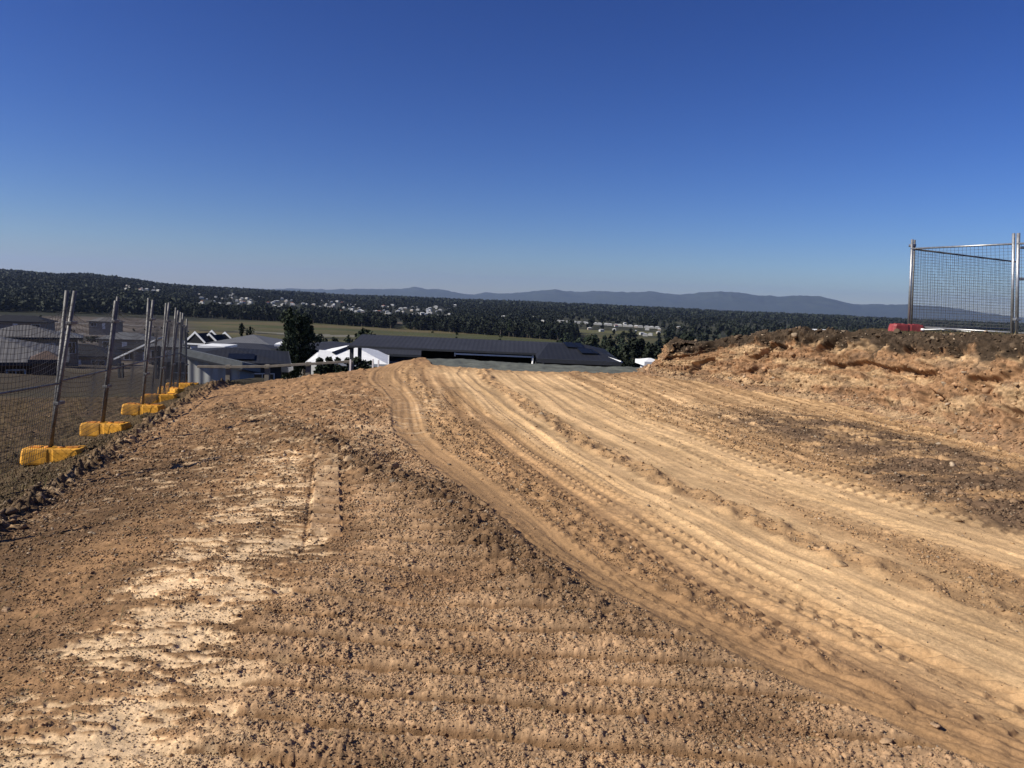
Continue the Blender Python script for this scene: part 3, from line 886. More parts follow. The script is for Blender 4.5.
# clods: along the rim, the berm, the bank lip and its toe
x, y, r, rs = samp(60000, 405, 3.0, 22)
bd = macro(x, y)[1]; zn = zones(x, y)
w = 1.1 * zn['rim'] * (zn['dR'] < .4) + .35 * np.exp(-(zn['dM'] / .2) ** 2) * sst(5, 6.5, y) * (y < 12.5) + .3 * np.exp(-((bd - .05) / .15) ** 2) \
    + .6 * np.exp(-((bd - 1.5) / .2) ** 2) + .10 * zn['D'] * zn['road'] + .12 * zn['stain']
k = rs.rand(len(x)) < np.clip(w, 0, 1) * .30
s = .016 + .05 * rs.rand(len(x)) ** 2.6 + .05 * np.exp(-((bd - 1.28) / .2) ** 2) * rs.rand(len(x)) ** 3
o = scatter_rocks('clods', x[k], y[k], s[k], 2, 406, .45)
tag(o, kind='stuff')
rs = np.random.RandomState(407)
wb = .30 * np.exp(-((B1 - .10) / .10) ** 2) + .30 * np.exp(-((B1 - .72) / .12) ** 2) + .10
for nm_, cnt_, smin, smax, pw_, sb in (('bank_rubble', 20000, .008, .030, 3, 1), ('bank_clods', 1700, .02, .07, 3, 2)):
    kx = rs.choice(len(B1), cnt_, p=wb / wb.sum())
    s = smin + (smax - smin) * rs.rand(cnt_) ** pw_
    cc_ = BANKV[4][kx] * 1.0
    o = scatter_rocks(nm_, BANKV[0][kx] - .3 * s * (B1[kx] < .8), BANKV[1][kx], s, sb, 408 + sb, .45, zoff=BANKV[2][kx], soil=cc_ * 1.05)
    tag(o, kind='stuff')
# individual stones one can point to
ST = [((640, 722), .030, 'grey rounded stone on the gravel near the bottom edge, largest of the foreground'),
      ((692, 579), .022, 'pale stone standing on loose soil left of the tyre chevrons'),
      ((6, 612), .030, 'whitish stone lying in dark soil at the left edge'),
      ((885, 742), .022, 'brown stone beside the smooth scraped track, bottom right'),
      ((368, 681), .020, 'dark stone in the gravel, left of the grey rounded one'),
      ((936, 727), .026, 'small brown stone half buried beside the scraped band'),
      ((948, 326), .16, 'tan boulder on the bank top below the mesh fence'),
      ((968, 303 + 25), .13, 'tan lump of rock between the boulder and the thick fence post'),
      ((878, 328), .12, 'light brown rock on the bank lip left of the red foot')]


def onsurf(px, py):
    lo, hi = 1.5, 24.0
    last = None
    for i in range(700):
        Yv = 1.9 * math.exp(i / 700 * math.log(24 / 1.9)); p = at(px, py, Yv)
        if p.z < S(p.x, p.y): return p
    return p


for (pxy, sz, lab) in ST:
    p = onsurf(*pxy)
    if sz > .1:
        p = at(pxy[0], pxy[1], 14.6); p.z = float(BANKV[2][np.argmin((BANKV[0] - p.x) ** 2 + (BANKV[1] - p.y) ** 2)])
    pr, f = rock_protos(3, 1, int(pxy[0]))
    v = pr[0] * sz * np.array([1.2, .9, .75])
    o = np_mesh('stone', v, f, M_stone, False)
    o.location = (p.x, p.y, p.z + sz * .30)
    tag(o, lab, 'stone')


# ------------------------------------------------------------------ grass
def blades(name, x, y, h, mat_, seed, zf=None, wid=.006):
    rs = np.random.RandomState(seed)
    z = surf(x, y) if zf is None else zf(x, y)
    n = len(x)
    a = rs.rand(n) * 6.283; lean = rs.uniform(.2, 1.3, n) * h; b = rs.rand(n) * 6.283
    dx, dy = np.cos(a) * wid, np.sin(a) * wid
    P0 = np.stack([x - dx, y - dy, z - .01], 1); P1 = np.stack([x + dx, y + dy, z - .01], 1)
    mxp = np.stack([x + np.cos(b) * lean * .4, y + np.sin(b) * lean * .4, z + h * .65], 1)
    M0 = mxp - np.stack([dx, dy, 0 * dx], 1) * .8; M1 = mxp + np.stack([dx, dy, 0 * dx], 1) * .8
    T = np.stack([x + np.cos(b) * lean, y + np.sin(b) * lean, z + h], 1)
    V = np.stack([P0, P1, M1, M0, T, T + np.stack([dx, dy, 0 * dx], 1) * .15], 1).reshape(-1, 3)
    i = np.arange(n)[:, None] * 6
    f = np.concatenate([i + np.array([0, 1, 2, 3])[None], i + np.array([3, 2, 5, 4])[None]])
    return np_mesh(name, V, f, mat_)


for seed, mt, dens, hs in ((501, M_straw, 60000, .06), (502, M_straw2, 42000, .055)):
    x, y, r, rs = samp(dens * 3, seed, 3.5, 24, 52)
    bd = macro(x, y)[1]; zn = zones(x, y)
    cl = sst(-.1, .45, vnoise(x / .35, y / .35, seed) + .5 * vnoise(x / 1.3, y / 1.3, seed + 5))
    w = zn['grass'] * (.25 + cl) + 1.0 * sst(1.25, 1.55, bd) * (.15 + cl)
    k = rs.rand(len(x)) < np.clip(w, 0, 1) * .5
    x, y, r = x[k], y[k], r[k]
    hh = hs * rs.uniform(.3, 1.2, len(x)) * np.where(rs.rand(len(x)) < .04, 2.2, 1)
    o = blades('grass', x, y, hh, mt, seed, wid=.0035)
    tag(o, kind='stuff')
# short straw litter over the dark soil left of the pale patch
x, y, r, rs = samp(22000, 505, 2.2, 12, 40)
zn = zones(x, y)
k = (rs.rand(len(x)) < .55 * (zn['dR'] < 1.2 + .5 * zn['n1']) * (zn['dR'] > -.3) + .02 * zn['gravel'])
x, y = x[k], y[k]; n = len(x)
o = blades('straw_litter', x, y, .008 + .012 * rs.rand(n), M_straw, 506, wid=.0022)
V = np.empty(n * 18, dtype=np.float32); o.data.vertices.foreach_get('co', V); V = V.reshape(n, 6, 3)
L = .015 + .06 * rs.rand(n); b = rs.rand(n) * 6.283
V[:, 2:6, 0] += (np.cos(b) * L)[:, None] * np.array([.5, .5, 1, 1]); V[:, 2:6, 1] += (np.sin(b) * L)[:, None] * np.array([.5, .5, 1, 1])
o.data.vertices.foreach_set('co', V.ravel())
tag(o, kind='stuff')
#PART2
# ------------------------------------------------------------------ shape building
class MB:
    def __init__(self): self.v = []; self.f = []

    def add(self, vs_, fs):
        o = len(self.v); self.v += [tuple(p) for p in vs_]; self.f += [tuple(i + o for i in q) for q in fs]

    def box(self, x0, x1, y0, y1, z0, z1):
        self.add([(x0, y0, z0), (x1, y0, z0), (x1, y1, z0), (x0, y1, z0), (x0, y0, z1), (x1, y0, z1), (x1, y1, z1), (x0, y1, z1)],
                 [(0, 3, 2, 1), (4, 5, 6, 7), (0, 1, 5, 4), (1, 2, 6, 5), (2, 3, 7, 6), (3, 0, 4, 7)])

    def tube(self, a, b, r, n=10, r2=None, cap=True):
        a = Vector(a); b = Vector(b); r2 = r if r2 is None else r2
        d = (b - a).normalized(); u = d.orthogonal().normalized(); w = d.cross(u)
        vs_ = [a + (u * math.cos(t) + w * math.sin(t)) * r for t in [2 * math.pi * i / n for i in range(n)]] + \
              [b + (u * math.cos(t) + w * math.sin(t)) * r2 for t in [2 * math.pi * i / n for i in range(n)]]
        fs = [(i, (i + 1) % n, n + (i + 1) % n, n + i) for i in range(n)]
        if cap: fs += [tuple(range(n))[::-1], tuple(range(n, 2 * n))]
        self.add(vs_, fs)

    def poly(self, pts): self.add(pts, [tuple(range(len(pts)))])

    def slab(self, pts, th):
        """thick plate: pts is the top outline"""
        n = len(pts); lo = [(p[0], p[1], p[2] - th) for p in pts]
        self.add(list(pts) + lo, [tuple(range(n)), tuple(range(2 * n - 1, n - 1, -1))] + [(i, n + i, n + (i + 1) % n, (i + 1) % n) for i in range(n)])

    def build(self, name, mt, parent=None, smooth=False, bevel=0):
        me = bpy.data.meshes.new(name); me.from_pydata(self.v, [], self.f); me.materials.append(mt)
        if smooth: me.shade_smooth()
        o = bpy.data.objects.new(name, me); COL.objects.link(o)
        if parent: o.parent = parent
        if bevel:
            b = o.modifiers.new('bevel', 'BEVEL'); b.width = bevel; b.segments = 2; b.limit_method = 'ANGLE'
        return o


def copy_tree(o, parent=None):
    c = o.copy(); COL.objects.link(c)
    if parent is not None: c.parent = parent
    for ch in list(o.children): copy_tree(ch, c)
    return c


# ------------------------------------------------------------------ temporary fence, left
def wires(mb, P0, P1, U, nv, nh, zlo, ztop, r=.0022):
    """welded mesh between two posts: P0, P1 post feet, U post direction; ztop(u) upper edge"""
    P0 = Vector(P0); P1 = Vector(P1); D = P1 - P0
    for i in range(nv + 1):
        u = i / nv
        mb.tube(P0 + D * u + U * zlo, P0 + D * u + U * ztop(u), r, 4, cap=False)
    for j in range(nh + 1):
        k = j / nh; pts = []
        for i in range(7):
            u = i / 6
            pts.append(P0 + D * u + U * (zlo + (ztop(u) - zlo) * k))
        for a, b in zip(pts[:-1], pts[1:]): mb.tube(a, b, r, 4, cap=False)


# feet of the posts on the ground, measured along the fence
FP = []
for (px, Yd, pt) in ((None, 4.5, None), (None, 6.9, None), (48, 9.3, 63), (101, 11.6, 117), (142, 13.9, 149), (159, 16.2, 167), (170, 18.5, 175), (179, 20.9, 180), (186, 23.2, 186)):
    if px is None: x_ = -5.25
    else: x_ = at(px, 430, Yd).x
    FP.append(Vector((x_, Yd, (S(x_, Yd) if Yd < 23 else H(x_, Yd)))))
print('FP', [tuple(round(v, 2) for v in p) for p in FP])
def lean_of(px, pt, Yd, yb, yt):
    return (at(pt, yt, Yd).x - at(px, yb, Yd).x) / 2.1


LEAN = [.05, .06] + [lean_of(*q) for q in ((47, 61, 9.3, 462, 288), (102, 116, 11.6, 433, 293), (142, 147, 13.9, 415, 301), (159, 165, 16.2, 404, 306), (170, 175, 18.5, 395, 308),
                                           (179, 180, 20.9, 388, 312), (186, 184, 23.2, 382, 315))]
LAB = ['nearest', 'second', 'third', 'fourth', 'fifth', 'sixth', 'seventh']
plab = {2: 'leftmost mesh fence panel, cut by the frame, left of the nearest leaning post',
        3: 'mesh fence panel between the two nearest yellow feet',
        4: 'mesh fence panel between the second and third yellow feet from the camera',
        5: 'mesh fence panel between the third and fourth yellow feet from the camera',
        6: 'mesh fence panel between the fourth and fifth yellow feet from the camera',
        7: 'mesh fence panel between the fifth and sixth yellow feet from the camera',
        8: 'farthest mesh fence panel of the leaning row, next to the grey shed',
        1: 'mesh fence panel beyond the left edge, its post shadows falling on dirt'}
for i in range(1, len(FP)):
    a, b = FP[i - 1].copy(), FP[i].copy()
    d = (b - a).normalized()
    root = empty('temporary_fence_panel', a, plab[i], 'fence panel', 'leaning temporary fence panels on the left')
    U0 = Vector((LEAN[i - 1], .03, 1)).normalized(); U1 = Vector((LEAN[i] + {2: .075, 3: .012, 4: .06}.get(i, .045), .0, 1)).normalized()
    A = d * .035 ; B = (b - a) - d * .035
    L0 = 2.12 - a.z * 0; L1 = 2.10 + .04 * ((i * 7) % 3 - 1)
    for P, U, L in ((A, U0, L0), (B, U1, L1)):
        mb = MB(); mb.tube(P - U * .04, P + U * L, .024, 10); mb.build('post', M_steeld, root, True)
    mb = MB(); mb.tube(A + U0 * 1.0, B + U1 * 1.0, .014, 8); mb.build('middle_rail', M_steeld, root, True)
    mb = MB()
    sag = .26 if i < 4 else .18
    Um = (U0 + U1) * .5
    D = B - A
    nv, nh = 38, 26
    tp = lambda u: 1.98 - sag * math.sin(math.pi * u) ** .8
    for k in range(nv + 1):
        u = k / nv; U = U0.lerp(U1, u); bl = Vector((.05 * math.sin(math.pi * u) * math.sin(u * 9 + i), 0, 0))
        q = [A + D * u + U * (.1 + (tp(u) - .1) * w) + bl * math.sin(math.pi * w) for w in (0, .5, 1)]
        mb.tube(q[0], q[1], .0026, 3, cap=False); mb.tube(q[1], q[2], .0026, 3, cap=False)
    for j in range(nh + 1):
        w = j / nh; pts = []
        for k in range(9):
            u = k / 8; U = U0.lerp(U1, u); bl = Vector((.05 * math.sin(math.pi * u) * math.sin(u * 9 + i), 0, 0))
            pts.append(A + D * u + U * (.1 + (tp(u) - .1) * w) + bl * math.sin(math.pi * w))
        for p, q in zip(pts[:-1], pts[1:]): mb.tube(p, q, .0026, 3, cap=False)
    mb.build('wire_mesh', M_wire, root)
    # clamps that hold neighbouring posts together
    for hgt in (.75, 1.75):
        mb = MB(); c = B + U1 * hgt
        mb.box(c.x - .035, c.x + .035, c.y - .03, c.y + .11, c.z - .02, c.z + .02)
        mb.build('clamp', M_steeld, root, bevel=.005)


def foot_block(root, m_, L=.62, Wd=.235, Hh=.15):
    """hollow plastic fence foot: chamfered ends, waist groove, top recess with tube holes"""
    mb = MB()
    hx, hy, c = L / 2, Wd / 2, .035
    out = [(-hx + c, -hy), (-.03, -hy), (-.02, -hy + .007), (.02, -hy + .007), (.03, -hy), (hx - c, -hy), (hx, -hy + c), (hx, hy - c), (hx - c, hy),
           (.03, hy), (.02, hy - .007), (-.02, hy - .007), (-.03, hy), (-hx + c, hy), (-hx, hy - c), (-hx, -hy + c)]
    n = len(out)
    lv = [(0, 1.0), (.02, 1.03), (Hh * .8, .99), (Hh, .93)]
    vs_ = []
    for z, s in lv: vs_ += [(x * s, y * s, z) for x, y in out]
    fs = [tuple(range(n))[::-1], tuple(range((len(lv) - 1) * n, len(lv) * n))]
    for k in range(len(lv) - 1):
        fs += [(k * n + i, k * n + (i + 1) % n, (k + 1) * n + (i + 1) % n, (k + 1) * n + i) for i in range(n)]
    mb.add(vs_, fs)
    return mb.build('block_body', m_, root, bevel=.012)


def foot_parts(root, m_, m2):
    foot_block(root, m_)
    mb = MB()
    for s in (-1, 1):
        mb = MB(); mb.tube((s * .07, 0, .149), (s * .07, 0, .158), .034, 14); mb.build('tube_socket', m2, root, True)
    mb = MB(); mb.box(-.25, -.13, -.028, .028, .1485, .160); mb.build('handle', m2, root, bevel=.006)
    mb = MB(); mb.box(.13, .25, -.028, .028, .1485, .160); mb.build('handle', m2, root, bevel=.006)


protoF = empty('fence_foot', (0, 0, 0), '', 'fence foot', 'yellow fence feet along the leaning fence')
foot_parts(protoF, M_yel, M_yeld)
flab = ['yellow orange plastic fence foot nearest the camera, at the left edge', 'second yellow fence foot from the camera, under a single leaning post',
        'third yellow fence foot from the camera, under a pair of posts', 'fourth yellow fence foot, small and just behind the third',
        'fifth yellow fence foot, turned with its end to the camera', 'sixth yellow fence foot, partly behind the fifth', 'farthest yellow fence foot at the end of the leaning row']
k = 0
for i in range(2, len(FP)):
    o = protoF if k == 0 else copy_tree(protoF)
    p = FP[i]
    o.location = (p.x + (.10 if k < 2 else .05), p.y - .03, p.z - .005 + (.0 if k else .0)); o.rotation_euler = (0, rnd.uniform(-.05, .05), [.10, -.04, .03, .2, -.5, .1, .3][k])
    o.scale = (1.15, 1.15, 1.3)
    o['label'] = flab[k]; k += 1

# ------------------------------------------------------------------ temporary fence, right, on the bank
Cn = at(908, 328, 18.7); Pn = at(1014, 331, 16.4); Nx = Vector((Pn.x + 1.05, 14.2, 0)); Bk = Vector((14.05, 21.6, 0))
for p in (Cn, Pn, Nx, Bk): p.z = 1.22
rlc = lean_of(908, 911, 18.7, 328, 243) * 2.1; rlp = lean_of(1014, 1015, 16.4, 331, 232) * 2.1
print('lean', rlc, rlp)


def right_panel(a, b, lab, pr, mats, top=2.1, ext=.04, wr=.0034, nv=26, nh=27, lean=(0, 0)):
    lean = (rlc if lean[0] == 0 else rlp, rlp if lean[1] == 0 else rlc)
    root = empty('site_fence_panel', a, lab, 'fence panel', 'mesh fence panels on top of the bank')
    d = (b - a); u = d.normalized(); A = u * .025; B = d - u * .025
    for (P, tp_, ln) in ((A, top + ext, lean[0]), (B, top + ext, lean[1])):
        mb = MB(); mb.tube(P - Vector((0, 0, .1)), P + Vector((ln, 0, tp_)), pr, 14); mb.build('post', mats, root, True)
    mb = MB(); mb.tube(A + Vector((lean[0], 0, top - .18)), B + Vector((lean[1], 0, top - .18)), .021, 10); mb.build('top_rail', mats, root, True)
    mb = MB(); mb.tube(A + Vector((0, 0, .07)), B + Vector((0, 0, .07)), .020, 10); mb.build('bottom_rail', mats, root, True)
    mb = MB()
    bow = lambda t, w: u.cross(Vector((0, 0, 1))) * .05 * math.sin(math.pi * t) * math.sin(math.pi * w) * math.sin(3 * t + 2 * w)
    for k in range(nv + 1):
        t = k / nv
        pts = [A.lerp(B, t) + Vector(((lean[0] * (1 - t) + lean[1] * t) * w, 0, .09 + (top - .29) * w)) + bow(t, w) for w in (0, .25, .5, .75, 1)]
        for p, q in zip(pts[:-1], pts[1:]): mb.tube(p, q, wr, 3, cap=False)
    for k in range(nh + 1):
        w = k / nh
        pts = [A.lerp(B, t / 8) + Vector(((lean[0] * (8 - t) + lean[1] * t) / 8 * w, 0, .09 + (top - .29) * w)) + bow(t / 8, w) for t in range(9)]
        for p, q in zip(pts[:-1], pts[1:]): mb.tube(p, q, wr, 3, cap=False)
    mb.build('wire_mesh', M_wire, root)
    return root


pa = right_panel(Cn, Pn, 'steel mesh panel between the thin corner post and the thick bright post', .030, M_steel)
for hh in (.35, 1.2, 1.85):
    c = (Pn - Cn) + Vector((0, 0, hh)); mb = MB(); mb.box(c.x - .06, c.x + .06, c.y - .1, c.y + .04, c.z - .025, c.z + .025); mb.build('clamp', M_steel, pa, bevel=.006)
pb = right_panel(Pn + (Nx - Pn) * .02, Nx, 'steel mesh panel right of the thick bright post, cut by the frame', .034, M_steel, lean=(1, 0))
pc = right_panel(Cn + Vector((.10, .06, 0)), Bk, 'darker mesh panel running away behind the bank fence', .022, M_steeld, nv=50)
c = Vector((-.04 + rlc, -.02, 2.0)); mb = MB(); mb.box(c.x - .06, c.x + .06, c.y - .06, c.y + .06, c.z - .03, c.z + .03); mb.build('clamp', M_steel, pc, True)
ft = empty('fence_foot', (Cn.x - .22, Cn.y - .35, S(Cn.x - .1, Cn.y - .4) - .06), 'faded red plastic fence foot under the corner post on the bank', 'fence foot')
foot_parts(ft, M_red, M_red); ft.rotation_euler = (0, 0, .12); ft.scale = (1.25, 1.2, 1.45)
mb = MB(); q0 = Vector((Cn.x + .1, Cn.y - .5, 0)); q1 = Vector((Nx.x + 1.2, Nx.y + .3, 0))
o_ = empty('white_pipe', (q0.x, q0.y, 1.24), 'thin white pipe lying along the foot of the bank fence', 'pipe')
L_ = q1 - q0
for k in range(12):
    a = L_ * (k / 12); b = L_ * ((k + 1) / 12); za = .035 * math.sin(k * 1.1); zb = .035 * math.sin((k + 1) * 1.1)
    mb.tube(a + Vector((0, 0, za)), b + Vector((0, 0, zb)), .014, 8)
mb.build('pipe_run', M_white, o_, True)
mb = MB(); mb.tube(Vector((0, 0, 0)) - L_.normalized() * .04, L_.normalized() * .03, .028, 8); mb.build('end_cap', M_white, o_, True)

# ------------------------------------------------------------------ silt cloth at the end of the pad
gx = np.linspace(0, 1, 240); gy = np.linspace(0, 1, 60)
GX, GY = np.meshgrid(gx, gy)
x0 = -2.5 + GX * 6.1
yf = np.interp(GX, [0, .04, .12, .3, .7, .9, 1], [20.2, 19.0, 16.9, 16.6, 17.0, 17.6, 19.8]); yb = np.interp(GX, [0, .3, .8, 1], [20.25, 19.4, 19.3, 19.85])
yf = yf + .16 * vnoise(x0 / .35, x0 * 0, 606) + .1 * vnoise(x0 / .1, x0 * 0, 607)
y0 = yf + (yb - yf) * GY + .08 * fbm(x0, GX * 0 + 1.0, .7, 3, 601)
z0 = macro(x0.ravel(), y0.ravel())[0].reshape(x0.shape)
wr_ = fbm(x0 * 1.0, y0 * .6, .8, 5, 602, .6)
edge_ = sst(0, .10, GY) * sst(0, .05, GX) * sst(1, .95, GX)
zc = z0 - .045 - .03 * sst(.05, .3, GY) + .012 * edge_ + edge_ * sst(0, .4, GY) * (.02 * ridge(wr_) + .01 * vnoise(x0 / .22, y0 / .5, 603))
zc = zc + .03 * edge_ * sst(0, .3, GY) * np.abs(vnoise(x0 / .8 + 3, y0 / 1.5, 604))
V = np.concatenate([np.stack([x0.ravel(), y0.ravel(), zc.ravel()], 1), np.stack([x0.ravel(), y0.ravel(), zc.ravel() - .012], 1)])
nn = 240; i0 = (np.arange(59)[:, None] * nn + np.arange(nn - 1)[None]).ravel()
N_ = nn * 60
fs = [np.stack([i0, i0 + 1, i0 + nn + 1, i0 + nn], 1), np.stack([i0 + N_, i0 + nn + N_, i0 + nn + 1 + N_, i0 + 1 + N_], 1)]
e = np.arange(nn - 1); fs.append(np.stack([e, e + N_, e + 1 + N_, e + 1], 1))
clo = np_mesh('silt_cloth', V, np.concatenate(fs), M_geo, True)
tag(clo, 'wrinkled grey green cloth sheet lying across the far end of the dirt pad', 'ground sheet')


# ------------------------------------------------------------------ trees
def tree_geo(seed, h, w, n, leaf, base=.18, lobes=9, shape='round', trunks=1):
    rs = np.random.RandomState(seed)
    lc, lr = [], []
    for i in range(lobes):
        t = rs.rand()
        if shape == 'cone':
            zc_ = base * h + (h * (1 - base)) * t * .92; rad = w * .5 * (1 - t) ** .8 + .03 * w; a = rs.rand() * 6.28
            lc.append((math.cos(a) * rad * .4, math.sin(a) * rad * .4, zc_)); lr.append((rad * .75, rad * .75, h * .12))
        else:
            zc_ = h * (base + (1 - base) * (.18 + .68 * t)); pr = math.sin(math.pi * min(1, .15 + .80 * t)) ** .6
            a = rs.rand() * 6.28; q = w * .5 * pr * rs.uniform(.1, .75)
            lc.append((math.cos(a) * q, math.sin(a) * q, zc_)); rr_ = w * rs.uniform(.16, .30); lr.append((rr_, rr_, rr_ * rs.uniform(.7, 1.2)))
    lc = np.array(lc); lr = np.array(lr)
    lc[0] = (0, 0, h - lr[0][2])
    which = rs.randint(0, lobes, n)
    d = rs.randn(n, 3); d /= np.linalg.norm(d, axis=1, keepdims=True)
    P = lc[which] + d * lr[which] * (rs.rand(n, 1) ** .4) * 1.05
    Rm = rotm(rs.randn(n, 4)); s = leaf * rs.uniform(.5, 1.4, n)
    q = np.array([(-1, -.5, 0), (.1, -.7, .15), (1, .4, 0), (-.2, .7, -.1)])
    V = np.einsum('nij,vj->nvi', Rm, q) * s[:, None, None] + P[:, None, :]
    Fc = np.arange(n)[:, None] * 4 + np.arange(4)[None]
    return V.reshape(-1, 3), Fc, lc


def trunk_mb(lc, h, r):
    mb = MB()
    mb.tube((0, 0, -.4), (0, 0, h * .35), r, 8, r * .75); mb.tube((0, 0, h * .35), (r * .4, 0, h * .8), r * .75, 7, r * .25)
    for p in lc[1:6]:
        z_ = min(p[2] * .6, h * .5); mb.tube((0, 0, z_), tuple(p), r * .4, 5, r * .12)
    return mb


def make_tree(name, label, cat, group, seed, h, w, n, leaf, mt, base=.18, lobes=9, shape='round'):
    V, Fc, lc = tree_geo(seed, h, w, n, leaf, base, lobes, shape)
    root = empty(name, (0, 0, 0), label, cat, group)
    trunk_mb(lc, h, max(.10, h * .022)).build('trunk', M_bark, root, True)
    np_mesh('crown', V, Fc, mt, parent=root)
    return root


def place(root, x, y, s=1, rz=None, z=None, sz=None):
    root.location = (x, y, H(x, y) if z is None else z); root.rotation_euler = (0, 0, rnd.uniform(0, 6.28) if rz is None else rz)
    root.scale = (s, s, s if sz is None else sz)


t = make_tree('pine_tree', 'tall dark conical tree left of the pair beside the white roofed house', 'tree', None, 701, 5.2, 2.1, 6200, .095, M_leafd, .06, 26, 'cone')
p = at(290, 309, 56); place(t, p.x, p.y, 1, 0); t.scale = (1.0, 1.0, (p.z - H(p.x, p.y)) / 5.2)
t = make_tree('gum_tree', 'dark rounded tree right of the pair beside the white roofed house', 'tree', None, 702, 5.0, 2.0, 6000, .095, M_leafd, .12, 24)
p = at(305, 313, 57); place(t, p.x, p.y, 1, 1); t.scale = (1.0, 1.0, (p.z - H(p.x, p.y)) / 5.0)

# single trees in the gardens and paddocks
SG = [(241.5, 323, 120, 2.2, 'cone', 'small dark pointed tree behind the grey hip roof, left of two'),
      (250, 327, 120, 2.0, 'cone', 'small dark pointed tree behind the grey hip roof, right of two'),
      (366, 328, 60, 2.6, 'round', 'bushy dark tree at the left end of the long dark roof'),
      (359, 334, 62, 1.8, 'round', 'low bush left of the tree at the long dark roof'),
      (432.5, 331, 130, 1.0, 'round', 'leftmost of three shrubs showing above the long dark roof'),
      (457, 332.5, 130, 1.1, 'round', 'middle one of three shrubs showing above the long dark roof'),
      (501, 334.5, 130, 1.2, 'round', 'rightmost of three shrubs showing above the long dark roof'),
      (320, 333, 100, 1.6, 'round', 'round bush just right of the two dark trees'),
      (325, 338, 95, 1.4, 'round', 'second small bush right of the two dark trees'),
      (334.5, 337, 100, 1.9, 'round', 'dark shrub in the garden left of the white roof apex'),
      (348.5, 336, 100, 1.8, 'cone', 'dark pointed shrub directly above the white roof apex'),
      (288, 356, 60, 2.4, 'round', 'leafy bush at the foot of the two dark trees'),
      (197, 360, 50, 1.6, 'round', 'low bush beside the dark roof behind the grey shed')]
for j, (px, py, Yd, w, shp, lab) in enumerate(SG):
    p = at(px, py, Yd); hh = max(.8, p.z - H(p.x, p.y))
    t = make_tree('garden_tree', lab, 'tree', 'garden trees among the houses', 720 + j, hh, w, 700, .16 * w / 2, M_leafd, .08, 9, shp)
    place(t, p.x, p.y, 1)

# clipped hedge shrubs before the white roofed house
hp = [(319.5, 357.5), (329, 356.5), (338, 357.5), (347.5, 357.5), (357, 357), (364, 360), (371, 361)]
for j, (px, py) in enumerate(hp):
    p = at(px, py, 30); hh = 1.35
    t = make_tree('hedge_shrub', ['leftmost', 'second', 'third', 'fourth', 'fifth', 'sixth', 'rightmost'][j] + ' rounded hedge shrub from the left before the white roof', 'shrub',
                  'hedge shrubs before the white roofed house', 760 + j, hh, .62, 1500, .045, M_leafd, .02, 9)
    place(t, p.x, p.y, 1, z=p.z - hh)

